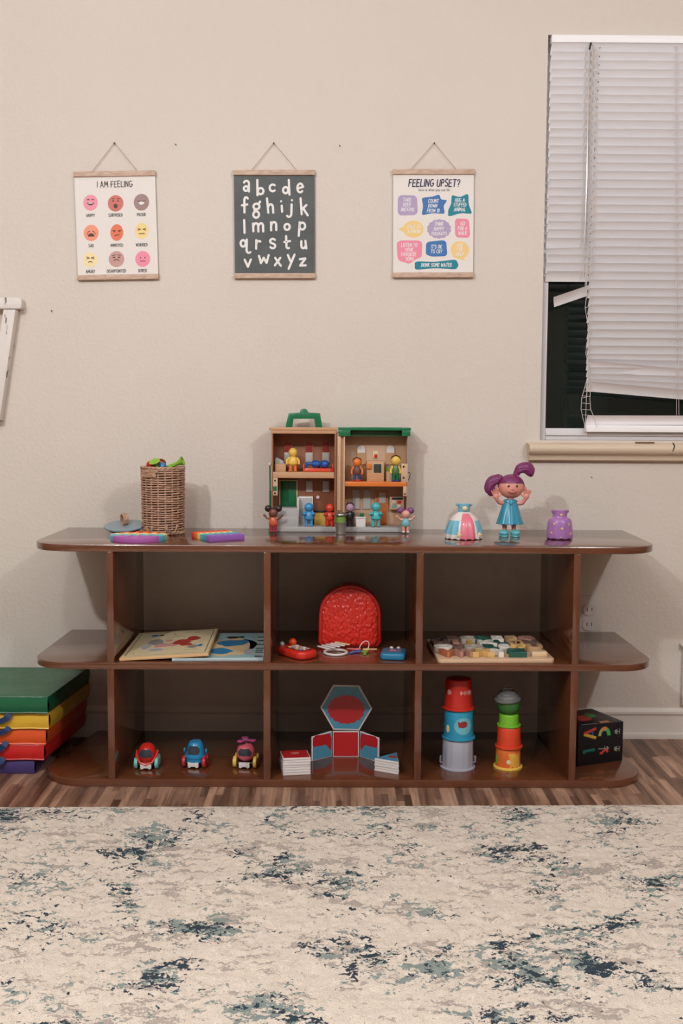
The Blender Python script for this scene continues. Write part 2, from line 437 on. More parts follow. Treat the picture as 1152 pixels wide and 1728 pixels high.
# ------------------------------------------------------------------ shelf
t = NT('brown_gloss_paint')
v = t.coord()
a = t.noise(v, 9, 3, .6); b = t.noise(t.coord(scale=(3, 60, 60)), 1, 4, .6)
c = t.mix(t.ramp(a, [(.3, (0, 0, 0)), (.7, (255, 255, 255))]), (92, 50, 29), (103, 57, 34))
t.base(c, t.math('ADD', t.math('MULTIPLY', a, .12), .13), .6); t.b.inputs['Coat Weight'].default_value = .55; t.b.inputs['Coat Roughness'].default_value = .10; t.b.inputs['Coat IOR'].default_value = 1.55
t.bump(b, .0006, .35)
M_BROWN = t.m
M_EDGE = M_BROWN
Z1, Z2, Z3 = .01755, .28159, .54409
YF, YB = -.39531, -.0126
BT = .0155
shelf = thing('shelf_unit', 'long low brown painted shelf unit with rounded open ends against the wall', 'shelf unit', (0, 0, 0))
def board(name, z0, z1, bl, fl, fr, br_, rad, parent):
    # bl / br_ back corners x, fl / fr front corner x; front corners rounded
    def corner(cx, prev, nxt, n=12):
        c = Vector(cx); p = (Vector(prev)-c).normalized(); q = (Vector(nxt)-c).normalized()
        ang = p.angle(q); d = rad/math.tan(ang/2); s = c+p*d; e = c+q*d
        cen = c+(p+q).normalized()*(rad/math.sin(ang/2)); out = []
        a0 = math.atan2((s-cen).y, (s-cen).x); a1 = math.atan2((e-cen).y, (e-cen).x)
        while a1-a0 > PI: a1 -= 2*PI
        while a1-a0 < -PI: a1 += 2*PI
        return [(cen.x+rad*math.cos(a0+(a1-a0)*i/n), cen.y+rad*math.sin(a0+(a1-a0)*i/n)) for i in range(n+1)]
    FL, FR, BL, BR = (fl, YF), (fr, YF), (bl, YB), (br_, YB)
    pts = [BL] + corner(FL, BL, FR) + corner(FR, FL, BR) + [BR]
    return MB().prism(pts, z0, z1, bev=.0016).build(name, M_BROWN, parent, sharp=40)
board('top_board', Z3-BT, Z3, at(112, 891, 2, Z3).x, -.697, .699, at(1043, 892, 2, Z3).x, .095, shelf)
board('middle_board', Z2-BT, Z2, at(117, 1065, 2, Z2).x, -.699, .700, at(1037, 1066, 2, Z2).x, .085, shelf)
board('bottom_board', 0, Z1, -.630, -.702, .705, .640, .10, shelf)
DX = [-.52343, -.17734, .15933, .50621]; DT = .0155
for dx in DX:
    for z0, z1, sh in ((Z2, Z3-BT, 0), (Z1, Z2-BT, .0012 if dx > .4 else .0006)):
        MB().box((dx-sh, YF+.0012, z0), (dx+DT-sh, YB, z1), bev=.0012).build('divider', M_BROWN, shelf)

# ------------------------------------------------------------------ rug
t = NT('rug_pile')
def streak(sx, sy, sc, d, loc):
    return t.noise(t.coord(scale=(sx, sy, 1), loc=loc), sc, d, .62, .4)
big = streak(1.0, 1.15, 6.5, 1, (3.1, .7, 0)); big2 = streak(1.0, 1.6, 7.5, 1, (9.1, 4.2, 0)); big3 = streak(1.0, 1.2, 8.0, 1, (3.6, .9, 0))
f1 = streak(.75, 1.7, 40, 4, (0, 0, 0)); f2 = streak(.9, 1.5, 42, 4, (5, 2, 0)); f3 = streak(.9, 1.3, 66, 4, (8, 7, 0))
fine = t.noise(t.coord(), 420, 2, .6)
def thr(x, lo, hi): return t.ramp(x, [(lo, (0, 0, 0, 1)), (hi, (1, 1, 1, 1))])
def addm(f, g, w): return t.math('ADD', f, t.math('MULTIPLY', t.math('SUBTRACT', g, .5), w))
jit = t.math('MULTIPLY', t.math('SUBTRACT', t.noise(t.coord(scale=(1, 1.3, 1)), 170, 3, .65), .5), .34)
m_taupe = thr(t.math('ADD', addm(f1, big2, .50), jit), .590, .608)
m_teal = thr(t.math('ADD', addm(f2, big, .75), jit), .615, .632)
m_dark = thr(t.math('ADD', addm(addm(f3, big, .55), big3, .45), jit), .645, .66)
cream = t.mix(t.noise(t.coord(), 60, 3, .6), (242, 226, 210), (232, 212, 195))
cc = t.mix(m_taupe, cream, (190, 174, 162)); cc = t.mix(m_teal, cc, (148, 156, 149)); cc = t.mix(m_dark, cc, (58, 70, 78))
cc = t.mix(t.ramp(fine, [(.3, (0, 0, 0, 1)), (.7, (1, 1, 1, 1))]), t.mix(.16, cc, (90, 75, 65), 'MULTIPLY'), cc)
t.base(cc, .95, .15)
t.bump(fine, .004, .9)
nx, ny = 620, 420
X = np.linspace(-1.5, .727, nx); Y = np.linspace(-2.1, 0, ny)
gx, gy = np.meshgrid(X, Y)
rng = np.random.default_rng(3)
h = rng.random((ny, nx))
for _ in range(1): h = (h + np.roll(h, 1, 0) + np.roll(h, 1, 1) + np.roll(h, -1, 0) + np.roll(h, -1, 1))/5
h2 = rng.random((ny//6+2, nx//6+2)); h2 = np.kron(h2, np.ones((6, 6)))[:ny, :nx]
for _ in range(3): h2 = (h2 + np.roll(h2, 2, 0) + np.roll(h2, 2, 1) + np.roll(h2, -2, 0) + np.roll(h2, -2, 1))/5
gz = .0105 + (h-.5)*.010 + (h2-.5)*.006
gx = gx + (rng.random((ny, nx))-.5)*.002; gy = gy + (rng.random((ny, nx))-.5)*.0025
edge0 = 1
edge = np.minimum(np.minimum(np.arange(ny)[:, None], ny-1-np.arange(ny)[:, None]), np.minimum(np.arange(nx)[None, :], nx-1-np.arange(nx)[None, :]))
damp = np.clip(edge/8.0, 0, 1); gz = .0095*(1-damp)+gz*damp
gy = np.meshgrid(X, Y)[1]*(1-damp)+gy*damp
gz = np.where(edge == 0, .0005, np.where(edge == 1, gz*.85, gz))
co = np.stack([gx, gy, np.maximum(gz, .0005)], -1).reshape(-1, 3)
idx = np.arange(nx*ny).reshape(ny, nx)
fc = np.stack([idx[:-1, :-1], idx[:-1, 1:], idx[1:, 1:], idx[1:, :-1]], -1).reshape(-1, 4)
me = bpy.data.meshes.new('area_rug')
me.vertices.add(len(co)); me.vertices.foreach_set('co', co.ravel().astype(np.float32))
me.loops.add(fc.size); me.loops.foreach_set('vertex_index', fc.ravel().astype(np.int32))
me.polygons.add(len(fc)); me.polygons.foreach_set('loop_start', np.arange(0, fc.size, 4, dtype=np.int32))
me.update(calc_edges=True); me.validate(); me.materials.append(t.m)
me.polygons.foreach_set('use_smooth', [True]*len(me.polygons))
rug = bpy.data.objects.new('area_rug', me); COL.objects.link(rug)
tag(rug, 'cream shag area rug with distressed grey teal and navy flecks', 'rug', loc=(0, -.531, 0), rz=.019)

# ------------------------------------------------------------------ posters
M_PINE = None
t = NT('pale_wood_rail'); g = t.noise(t.coord(scale=(40, 8, 200)), 1, 4, .6)
t.base(t.ramp(g, [(.3, (176, 140, 118)), (.7, (212, 182, 160))]), .55); M_PINE = t.m
M_PAPER = mat('poster_paper', (232, 221, 213), .6)
M_CHALK = None
t = NT('chalkboard_print'); g = t.noise(t.coord(), 14, 4, .6); t.base(t.ramp(g, [(.3, (66, 68, 66)), (.75, (84, 86, 84))]), .55); M_CHALK = t.m
M_STRING = mat('poster_cord', (176, 146, 116), .7)
M_NAIL = mat('nail_dark', (58, 44, 38), .4, metal=.6)
M_INK = mat('ink_black', (48, 42, 44), .6); M_WINK = mat('ink_white', (238, 232, 226), .6)
PW, PH = .2, .2645
def poster(name, label, loc, ry, paper, wrail=.2025):
    o = thing(name, label, 'poster', loc, ry=ry)
    MB().box((-PW/2, -.0075, .006), (PW/2, -.0062, PH-.006)).build('print', paper, o, smooth=False)
    for nm, z0 in (('top_rail', PH-.0125), ('bottom_rail', 0)):
        MB().box((-wrail/2, -.0125, z0), (wrail/2, -.0004, z0+.0125), bev=.0008).build(nm, M_PINE, o)
    return o
def cord(o, nx_, nz):
    MB().tube([(-.0565, -.006, PH), (nx_-.001, -.0055, nz)], .0007, 6).tube([(nx_+.001, -.0055, nz), (.0565, -.006, PH)], .0007, 6).build('hanging_cord', M_STRING, o)
def nail(px, py, label, r=.0022):
    p = at(px, py, 1, 0)
    o = MB().lathe([(.0008, -.0), (.0008, .007), (r, .0072), (r*.9, .009), (1e-7, .0092)], 12, 0, Matrix.Rotation(PI/2, 4, 'X')).build('nail', M_NAIL)
    return tag(o, label, 'nail', loc=(p.x, 0.0, p.z))
def wp(px, py): p = at(px, py, 1, 0); return p
# -- feelings chart
b0 = wp((134+267)/2, 472.5)
P1 = poster('feelings_chart', 'white wall chart of nine round feeling faces titled I AM FEELING', (b0.x, 0, b0.z), -.0235, M_PAPER)
def c1(X, Y):
    xl = 100+25*(Y-262)/650
    return ((X-xl)/480-.5)*.2025, PH*(1-(Y-262)/650)
UL = .2025/480
FM = [mat('face_pink', (238, 150, 165), .6), mat('face_brick', (205, 115, 102), .6), mat('face_taupe', (158, 128, 122), .6), mat('face_peach', (238, 150, 118), .6),
      mat('face_orange', (228, 118, 84), .6), mat('face_yellow', (240, 212, 140), .6), mat('face_cream', (243, 220, 165), .6), mat('face_rose', (198, 150, 142), .6), mat('face_candy', (238, 140, 160), .6)]
FACES = [(200, 447, 43, 48, 'HAPPY'), (347, 453, 46, 49, 'SURPRISED'), (499, 449, 45, 50, 'PROUD'), (204, 628, 44, 49, 'SAD'), (355, 628, 38, 50, 'ANNOYED'), (502, 621, 40, 48, 'WORRIED'),
         (200, 790, 43, 45, 'ANGRY'), (354, 788, 46, 48, 'DISAPPOINTED'), (509, 790, 44, 48, 'BORED')]
md = MB(); ml = MB()
def P2(fn, pts): return [fn(*p) for p in pts]
FY = TR(0, -.0075, 0) @ RX
def disc(mb, fn, X, Y, rx, ry, mi, z=.0003):
    mb.prism(P2(fn, arc(X, Y, rx, ry, 0, 350, 36)), 0, z, mi, FY)
def line(mb, fn, pts, w, mi, T=FY, z=.0006):
    q = [(x, y, 0) for x, y in P2(fn, pts)]
    for a_, b_ in zip(q, q[1:]): mb.tube([a_, b_], w, 6, mi, False, TR(0, -z, 0) @ T, flat=.12)
    for e in q:
        mb.ell(e, (w, w, w*.12), mi, 8, 4, TR(0, -z, 0) @ T)
for k, (X, Y, rx, ry, nm) in enumerate(FACES):
    disc(md, c1, X, Y, rx, ry, k)
    w = UL*2.2
    L = lambda pts, ww=w, mi=9: line(md, c1, [(X+a, Y+b) for a, b in pts], ww, mi)
    if nm == 'HAPPY':
        L(arc(-14, -16, 6, 5, 180, 360, 6)); L(arc(13, -16, 6, 5, 180, 360, 6))
        md.prism(P2(c1, [(X-20, Y-2), (X+20, Y-2)] + arc(X, Y-2, 20, 18, 0, 180, 10)), 0, .0006, 9, FY)
        md.prism(P2(c1, [(X-13, Y), (X+13, Y), (X+12, Y+5), (X-12, Y+5)]), 0, .0008, 10, FY)
    elif nm == 'SURPRISED':
        for s in (-1, 1): disc(md, c1, X+s*14, Y-14, 4, 6, 9, .0006); L([(s*8, -28), (s*22, -26)])
        disc(md, c1, X, Y+16, 12, 14, 9, .0006)
    elif nm == 'PROUD':
        for s in (-1, 1): L(arc(s*14, -8, 6, 4, 0, 180, 6))
        md.prism(P2(c1, [(X-18, Y-3), (X+18, Y-3)] + arc(X, Y-3, 18, 18, 0, 180, 10)), 0, .0006, 10, FY)
    elif nm == 'SAD':
        for s in (-1, 1): L([(s*20, -4), (s*8, -10)]); L([(s*22, 2), (s*24, 8)])
        md.prism(P2(c1, arc(X, Y+20, 20, 18, 180, 360, 10) + [(X+14, Y+22), (X-14, Y+22)]), 0, .0006, 9, FY)
    elif nm == 'ANNOYED':
        for s in (-1, 1): L([(s*8, -10), (s*24, -12)], w*1.3); disc(md, c1, X+s*16, Y-6, 4, 4, 9, .0006)
        L([(-12, 18), (14, 13)])
    elif nm == 'WORRIED':
        for s in (-1, 1): L([(s*8, -8), (s*22, -14)]); L([(s*10, -12), (s*22, -4)])
        L([(-16, 16), (16, 16)])
    elif nm == 'ANGRY':
        for s in (-1, 1): L([(s*6, -8), (s*22, -18)]); L([(s*8, -14), (s*22, -6)])
        L(arc(0, 18, 12, 8, 200, 340, 8))
    elif nm == 'DISAPPOINTED':
        for s in (-1, 1): L([(s*6, -26), (s*24, -22)]); L([(s*8, -12), (s*22, -12)]); L(arc(s*14, -12, 5, 4, 0, 180, 5))
        L(arc(0, 14, 16, 11, 200, 340, 8))
    else:
        for s in (-1, 1): disc(md, c1, X+s*13, Y-8, 3.5, 4, 9, .0006)
        L([(-14, 13), (14, 13)])
    lx, lz = c1(X, {0: 523, 1: 704, 2: 860}[k//3])
    ml.hand(nm, UL*17, TR(lx, -.0075, lz) @ RX, 0, w=.085, nar=.82)
lx, lz = c1(341, 338); ml.hand('I AM FEELING', UL*33, TR(lx, -.0075, lz) @ RX, 0, w=.07, nar=.84)
md.build('face_drawings', FM + [mat('face_line', (92, 52, 44), .6), M_WINK], P1, smooth=False)
ml.build('lettering', M_INK, P1, smooth=False)
n = wp(194, 243); cord(P1, (n.x-b0.x)+.0235*(n.z-b0.z), n.z-b0.z)
nail(194, 243, 'nail holding the cord of the feelings faces chart', .0026)

# -- alphabet chart
b0 = wp((398+530)/2, 470.5)
P2o = poster('alphabet_chart', 'dark chalkboard style alphabet poster with white lowercase letters', (b0.x, 0, b0.z), -.008, M_CHALK, .2025)
def c2_(X, Y):
    xl = 85+15*(Y-368)/950
    return ((X-xl)/700-.5)*.2015, PH*(1-(Y-368)/942)
U2 = .2015/700
E_ = lambda cx, cy, rx, ry: arc(cx, cy, rx, ry, 0, 360, 20)
GL = [[arc(197, 482, 22, 22, 200, 350, 10)+[(219, 552)], E_(194, 527, 19, 20)], [[(291, 452), (293, 585)], E_(320, 549, 24, 27)],
 [arc(424, 521, 26, 29, 310, 50, 18)], [[(562, 452), (569, 580)], E_(535, 541, 22, 27)],
 [[(640, 526), (686, 512)]+arc(661, 522, 25, 38, 345, 45, 20)],
 [arc(196, 624, 16, 22, 330, 180, 8)+[(182, 735)], [(160, 672), (206, 664)]],
 [E_(285, 682, 26, 24), E_(283, 752, 25, 28), [(302, 660), (316, 640)], [(268, 705), (270, 725)]],
 [[(375, 612), (388, 736)], [(384, 690)]+arc(407, 688, 20, 25, 190, 350, 8)+[(430, 736)]],
 [[(497, 637), (498, 637)], [(503, 675), (507, 728)]], [[(590, 628), (591, 628)], [(588, 664), (587, 740)]+arc(566, 745, 21, 28, 0, 140, 8)],
 [[(665, 612), (676, 750)], [(716, 670), (680, 706)], [(692, 704), (729, 760)]], [[(180, 800), (184, 912)]],
 [[(257, 830), (260, 898)], [(260, 850)]+arc(282, 850, 19, 22, 190, 350, 8)+[(303, 900)], [(303, 850)]+arc(325, 850, 19, 22, 190, 350, 8)+[(345, 900)]],
 [[(412, 820), (413, 890)], [(413, 845)]+arc(437, 840, 20, 22, 190, 350, 8)+[(458, 888)]], [E_(551, 860, 23, 26)],
 [[(659, 820), (653, 938)], E_(683, 853, 24, 30)], [E_(172, 1003, 22, 28), [(203, 970), (202, 1055)]+arc(222, 1062, 20, 24, 180, 50, 8)],
 [[(285, 975), (285, 1050)], [(286, 1012)]+arc(308, 1005, 20, 22, 190, 310, 8)],
 [arc(428, 984, 22, 20, 330, 90, 12)+arc(428, 1026, 22, 20, 270, 510, 14)], [[(543, 940), (547, 1020)]+arc(562, 1028, 16, 18, 170, 60, 6), [(528, 992), (578, 984)]],
 [[(675, 985), (675, 1020)]+arc(693, 1022, 18, 24, 180, 10, 8), [(710, 982), (720, 1048)]], [[(186, 1146), (215, 1208), (240, 1144)]],
 [[(310, 1112), (328, 1176), (351, 1128), (376, 1174), (394, 1106)]], [[(450, 1130), (500, 1200)], [(495, 1130), (448, 1196)]],
 [[(560, 1105), (584, 1160)], [(618, 1102), (568, 1226)]], [[(664, 1142), (712, 1136), (668, 1198), (716, 1196)]]]
m = MB()
for g in GL:
    for s_ in g: line(m, c2_, s_, U2*9.5, 0)
m.build('lettering', M_WINK, P2o)
n = wp(462, 243); cord(P2o, (n.x-b0.x)+.008*(n.z-b0.z), n.z-b0.z)
nail(462, 243, 'nail holding the cord of the black alphabet poster')

# -- calming chart
b0 = wp((663+797)/2, 469)
P3 = poster('calming_chart', 'white poster of coloured speech bubbles titled FEELING UPSET?', (b0.x, 0, b0.z), -.008, M_PAPER)
def c3(X, Y): return ((X-155)/848-.5)*.2005, PH*(1-(Y-437)/1165)
U3 = .2005/848
md = MB(); ml = MB()
B3 = [('sm', [(205, 712), (405, 715), (415, 925), (205, 932)], 0), ('sm', [(455, 740), (560, 730), (640, 705), (660, 760), (725, 765), (685, 830), (700, 915), (575, 905), (455, 930), (470, 830)], 1),
      ('sm', [(770, 710), (855, 735), (945, 695), (950, 810), (990, 915), (870, 905), (735, 945), (735, 870), (765, 810)], 2),
      ('raw', arc(370, 1078, 108, 92, 160, -160, 26)+[(205, 1080)], 3), ('raw', None, 0), ('sm', [(805, 962), (955, 968), (968, 1172), (810, 1168)], 4),
      ('sm', [(190, 1200), (465, 1200), (460, 1380), (400, 1400), (330, 1455), (205, 1415)], 4), ('sm', [(505, 1215), (715, 1195), (730, 1370), (560, 1375), (500, 1350)], 1),
      ('raw', arc(860, 1305, 97, 97, 65, -280, 30)[:-1]+[(925, 1422)], 3), ('sm', [(385, 1425), (600, 1432), (820, 1405), (850, 1470), (820, 1515), (600, 1500), (385, 1520)], 2)]
sc = []
for k in range(96):
    q = 2*PI*k/96; r = 1+.09*abs(math.sin(q*7)); sc.append((640+118*r*math.cos(q), 1076+97*r*math.sin(q)))
for kind, pts, mi in B3:
    if pts is None: pts = sc
    elif kind == 'sm': pts = smoothpoly(densify(pts, 2), 3)
    md.prism(P2(c3, pts), 0, .0003, mi, FY)
md.build('speech_bubbles', [mat('bubble_lilac', (178, 156, 188), .6), mat('bubble_blue', (62, 112, 170), .6), mat('bubble_teal', (22, 126, 144), .6), mat('bubble_yellow', (240, 202, 128), .6), mat('bubble_pink', (236, 138, 158), .6)], P3, smooth=False)
def tx(mb, s, X, Y, size, mi, sh=.12, off=.9): 
    x, z = c3(X, Y)
    if s[0].isupper(): mb.hand(s, U3*size*.78, TR(x, -.0079, z) @ RX, mi, w=.075, shear=sh, nar=.80); return
    mb.text(s, U3*size, TR(x, -.0079, z) @ RX, mi, off=U3*off*.5, shear=sh, space=1.1, nar=.72)
for s, X, Y in (('TAKE', 302, 762), ('DEEP', 302, 815), ('BREATHS', 308, 866), ('COUNT', 580, 775), ('DOWN', 572, 826), ('FROM 10', 578, 880), ('HUG A', 858, 765), ('STUFFED', 858, 816), ('ANIMAL', 858, 866),
                ('TALK TO', 375, 1052), ('A FRIEND', 378, 1102), ('THINK', 640, 1022), ('HAPPY', 638, 1075), ('THOUGHTS', 640, 1126), ('GO', 888, 1018), ('FOR A', 888, 1070), ('WALK', 888, 1122),
                ('LISTEN TO', 326, 1250), ('YOUR', 324, 1300), ('FAVORITE', 322, 1350), ('SONG', 332, 1398), ("IT'S OK", 614, 1268), ('TO CRY', 614, 1318), ('ASK', 860, 1250), ('FOR', 860, 1300), ('HELP', 860, 1350), ('DRINK SOME WATER', 614, 1466)):
    tx(ml, s, X, Y, 46 if s not in ('BREATHS', 'THOUGHTS', 'A FRIEND', 'STUFFED') else 43, 0)
tx(ml, 'FEELING UPSET?', 588, 582, 92, 1, .12, 1.4); tx(ml, 'here is what you can do.', 588, 657, 42, 2, .15, .3)
ml.build('lettering', [M_WINK, mat('ink_navy', (52, 50, 82), .6), mat('ink_slate', (70, 84, 96), .6)], P3, smooth=False)
n = wp(732, 243); cord(P3, (n.x-b0.x)+.008*(n.z-b0.z), n.z-b0.z)
nail(732, 243, 'nail holding the cord of the speech bubble poster')
nail(297, 245, 'bare nail in the wall between feelings chart and alphabet poster', .0016)
nail(573, 247, 'bare nail in the wall between alphabet poster and speech bubble poster', .0016)
nail(88, 525, 'bare nail in the wall beside the white wooden frame', .0016)
nail(997, 805, 'bare nail in the wall below the window sill', .0014)

# ------------------------------------------------------------------ white wood frame at the left edge
t = NT('chippy_white_paint')
g = t.noise(t.coord(scale=(90, 60, 16)), 1, 4, .6); 
t.base(t.ramp(g, [(.345, (92, 74, 64)), (.385, (222, 210, 202)), (1, (230, 219, 211))]), .6); M_CHIP = t.m
t.bump(g, .002, .4)
fr = thing('wooden_frame', 'chipped white painted wooden frame hanging at the left edge of the wall', 'frame', (-1.0, 0, .85))
DY = -.034
m = MB()
def wl(px, py, y=DY): p = at(px, py, 1, y); return Vector((p.x+1.0, p.y, p.z-.85))
tl = wl(36, 502); bl = wl(36, 521)
pts = rrect(2*tl.x, tl.z-bl.z, .008)
m.prism(pts, 0, .033, 0, TR(0, -.0005, (tl.z+bl.z)/2) @ RX, bev=.0015); m.build('top_rail', M_CHIP, fr)
a = wl(26, 522); b_ = wl(-1, 709); 
for s in (1, -1):
    w = .030; q = [(s*a.x, a.z), (s*(a.x-w), a.z), (s*(b_.x-w), b_.z), (s*b_.x, b_.z)]
    m = MB(); m.prism(q, 0, .0325, 0, TR(0, -.0008, 0) @ RX, bev=.0012); m.build('side_rail', M_CHIP, fr)
z0 = b_.z+.02
m = MB(); m.box((-(b_.x-.028), -.030, z0), (b_.x-.028, -.004, z0+.03), bev=.0012); m.build('cross_rail', M_CHIP, fr)

# ------------------------------------------------------------------ outlet and plate
M_PLATE = mat('outlet_plate', (206, 194, 184), .4); M_SLOT = mat('outlet_slot', (70, 60, 55), .6)
p = at(993, 1041, 1, 0)
o = thing('wall_outlet', 'white wall outlet plate behind the right end of the brown shelf', 'outlet', (p.x, 0, p.z))
MB().box((-.035, -.006, -.0575), (.035, -.0002, .0575), bev=.003).build('cover_plate', M_PLATE, o)
for s in (-1, 1):
    m = MB(); m.prism(rrect(.034, .029, .012), 0, .002, 0, TR(0, -.006, s*.0195) @ RX)
    for sx in (-.006, .006): m.box((sx-.001, -.0084, s*.0195-.003), (sx+.001, -.0078, s*.0195+.006), 1)
    m.build('socket', [M_PLATE, M_SLOT], o)
p = at(1144, 1190, 1, 0); q = at(1144, 1085, 1, 0)
o = thing('wall_cover', 'white painted cover box on the wall at the right edge of the photo', 'wall cover', (p.x+.002, 0, p.z))
MB().box((.003, -.014, .004), (.30, -.0003, q.z-p.z-.004), bev=.002).build('panel', M_TRIMW, o)
MB().box((-.004, -.020, q.z-p.z-.006), (.307, -.0003, q.z-p.z), bev=.0015).build('top_edge', M_TRIMW, o)

# ------------------------------------------------------------------ plastics
def pl(name, c, rough=.32, **k): return mat('plastic_'+name, c, rough, coat=.15, **k)
RED = pl('red', (196, 34, 28)); DRED = pl('dark_red', (120, 24, 22)); BLUE = pl('blue', (44, 122, 170)); TEAL = pl('teal', (74, 176, 178)); LIME = pl('lime', (134, 178, 52))
YEL = pl('yellow', (232, 186, 84)); ORA = pl('orange', (222, 118, 48)); ORED = pl('orange_red', (220, 74, 40)); PINK = pl('pink', (226, 120, 134)); MAG = pl('magenta', (196, 74, 138))
PURP = pl('purple', (160, 108, 168)); WHITE = pl('white', (226, 216, 210)); GREY = pl('grey', (150, 148, 150)); BLK = pl('black', (26, 25, 28)); GREEN = pl('green', (20, 106, 66)); DGREEN = pl('dark_green', (38, 82, 46))
TAN = pl('tan', (196, 148, 108), .5); TANL = pl('tan_light', (204, 166, 134), .5); TAND = pl('tan_dark', (150, 92, 66), .5); LGREY = pl('light_grey', (172, 168, 164), .5); SKIN = pl('rosy', (226, 158, 138)); BRN = pl('brown', (86, 50, 38)); DBLUE = pl('deep_blue', (32, 84, 156)); NAVY = pl('navy', (44, 74, 120)); CREAM = pl('cream', (228, 206, 160)); PLUM = pl('plum', (112, 44, 88)); STEEL = mat('tin_metal', (170, 166, 160), .3, metal=.9); LBLUE = pl('light_blue', (120, 186, 204)); BOXB = mat('black_card', (17, 19, 22), .35)

# ------------------------------------------------------------------ wicker basket
t = NT('wicker_cane'); g = t.noise(t.coord(scale=(60, 60, 140)), 1, 3, .6)
t.base(t.ramp(g, [(.3, (146, 108, 86)), (.7, (206, 164, 136))]), .6); M_WICK = t.m
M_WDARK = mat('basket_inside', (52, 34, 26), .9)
M_WLIGHT = mat('wicker_stake', (178, 138, 112), .6)
pb = at(275.5, 899.5, 2, Z3)
BR, BH = .0505, .163
bas = thing('wicker_basket', 'tall round brown wicker basket holding suction toys on top of the shelf', 'basket', (pb.x, pb.y, Z3))
m = MB(); rows = 27; ns = 96; stakes = 18
for r_ in range(rows):
    z = .007 + r_*(BH-.016)/(rows-1)
    R0 = BR*(.965+.045*r_/(rows-1))
    ph = r_ % 2
    path = []
    for k in range(ns):
        q = 2*PI*k/ns
        path.append(((R0+.0016*math.cos(q*stakes/2+PI*ph))*math.cos(q), (R0+.0016*math.cos(q*stakes/2+PI*ph))*math.sin(q), z+.0006*math.sin(q*3+r_)))
    m.tube(path, .00205, 6, 0, True)
for ring_z, rr in ((.0035, .0036), (BH-.004, .0038)):
    for ph in (0, PI):
        path = [((BR*(.97 if ring_z < .05 else 1.0)+.002*math.cos(q*14+ph))*math.cos(q), (BR*(.97 if ring_z < .05 else 1.0)+.002*math.cos(q*14+ph))*math.sin(q), ring_z+.0018*math.sin(q*14+ph)) for q in [2*PI*k/112 for k in range(112)]]
        m.tube(path, .0023, 6, 0, True)
m.build('woven_wall', M_WICK, bas)
m = MB()
for k in range(stakes):
    q = 2*PI*(k+.25)/stakes
    m.tube([(BR*.945*math.cos(q), BR*.945*math.sin(q), .003), (BR*.985*math.cos(q), BR*.985*math.sin(q), BH-.003)], .0019, 6)
m.build('stakes', M_WLIGHT, bas)
m = MB(); m.lathe([(1e-7, .003), (BR*.92, .003), (BR*.95, BH-.006), (BR*.92, BH-.006), (BR*.88, .012), (1e-7, .012)], 40); m.build('added_dark_liner', M_WDARK, bas)  # dark cylinder added behind the weave so its gaps are not see-through
# loose cane ends and the bound handle mount at the front
m = MB()
random.seed(4)
for k in range(9):
    q = -PI/2 + random.uniform(-.7, .7); q2 = q+random.uniform(-.35, .35)
    m.tube([((BR+.004)*math.cos(q), (BR+.004)*math.sin(q), .004), ((BR+.0065)*math.cos((q+q2)/2), (BR+.0065)*math.sin((q+q2)/2), .012), ((BR+.003)*math.cos(q2), (BR+.003)*math.sin(q2), random.uniform(.014, .026))], .0013, 5)
for dz in (0, .0035, .007, -.0035, .0105):
    m.tube([((BR+.0045)*math.cos(q), (BR+.0045)*math.sin(q), BH-.020+dz) for q in [-PI/2-1.0+.05*i+.1*(dz > .005) for i in range(18)]], .002, 5)
m.build('cane_binding', M_WICK, bas)
# toys in the basket
def sucker(loc, R, L, mt, name, label, rot, flare=True):
    o = thing(name, label, 'toy', loc, rz=rot[2], rx=rot[0], ry=rot[1], group='silicone suction toys heaped in the wicker basket')
    MB().lathe([(1e-7, 0), (R*.42, 0), (R*.42, L*.5), (R*.5, L*.62), (R*.95, L*.97), (R, L), (R*.93, L), (R*.45, L*.72), (1e-7, L*.66)], 28).build('cup', mt, o)
    m = MB(); m.ell((0, 0, -R*.30), R*.52); m.build('base', mt, o)
    return o
def bp_(px, py, y): p = at(px, py, 1, y); return (p.x, p.y, p.z)
sucker(bp_(263, 787, pb.y-.018), .0135, .014, LIME, 'suction_toy', 'lime green cup facing up on the heap over the left rim of the basket', (.5, -.2, 0))
o = sucker(bp_(288, 787, pb.y+.005), .0115, .034, LIME, 'suction_toy', 'lime green trumpet tipping over the right rim of the wicker basket', (.15, 1.15, 0))
o = thing('suction_toy', 'shiny red ball shaped toy behind the lime cup in the basket', 'toy', bp_(255, 785, pb.y-.004), group='silicone suction toys heaped in the wicker basket')
MB().ell((0, 0, 0), .0118).build('ball', RED, o); MB().lathe([(.004, -.018), (.004, -.010), (1e-7, -.009)], 16).build('stem', RED, o)
o = thing('suction_toy', 'blue ball shaped toy in front of the red one in the basket', 'toy', bp_(274, 787, pb.y-.014), group='silicone suction toys heaped in the wicker basket')
MB().ell((0, 0, 0), .0098).build('ball', BLUE, o); MB().lathe([(.004, -.016), (.004, -.008), (1e-7, -.007)], 16).build('stem', BLUE, o)
o = thing('suction_toy', 'dark red toy peeking out behind the lime cup in the basket', 'toy', bp_(272, 782, pb.y+.012), group='silicone suction toys heaped in the wicker basket')
MB().ell((0, 0, 0), (.012, .010, .0115)).build('ball', DRED, o)
MB().lathe([(.004, -.02), (.004, -.008), (1e-7, -.007)], 16).build('stem', DRED, o)
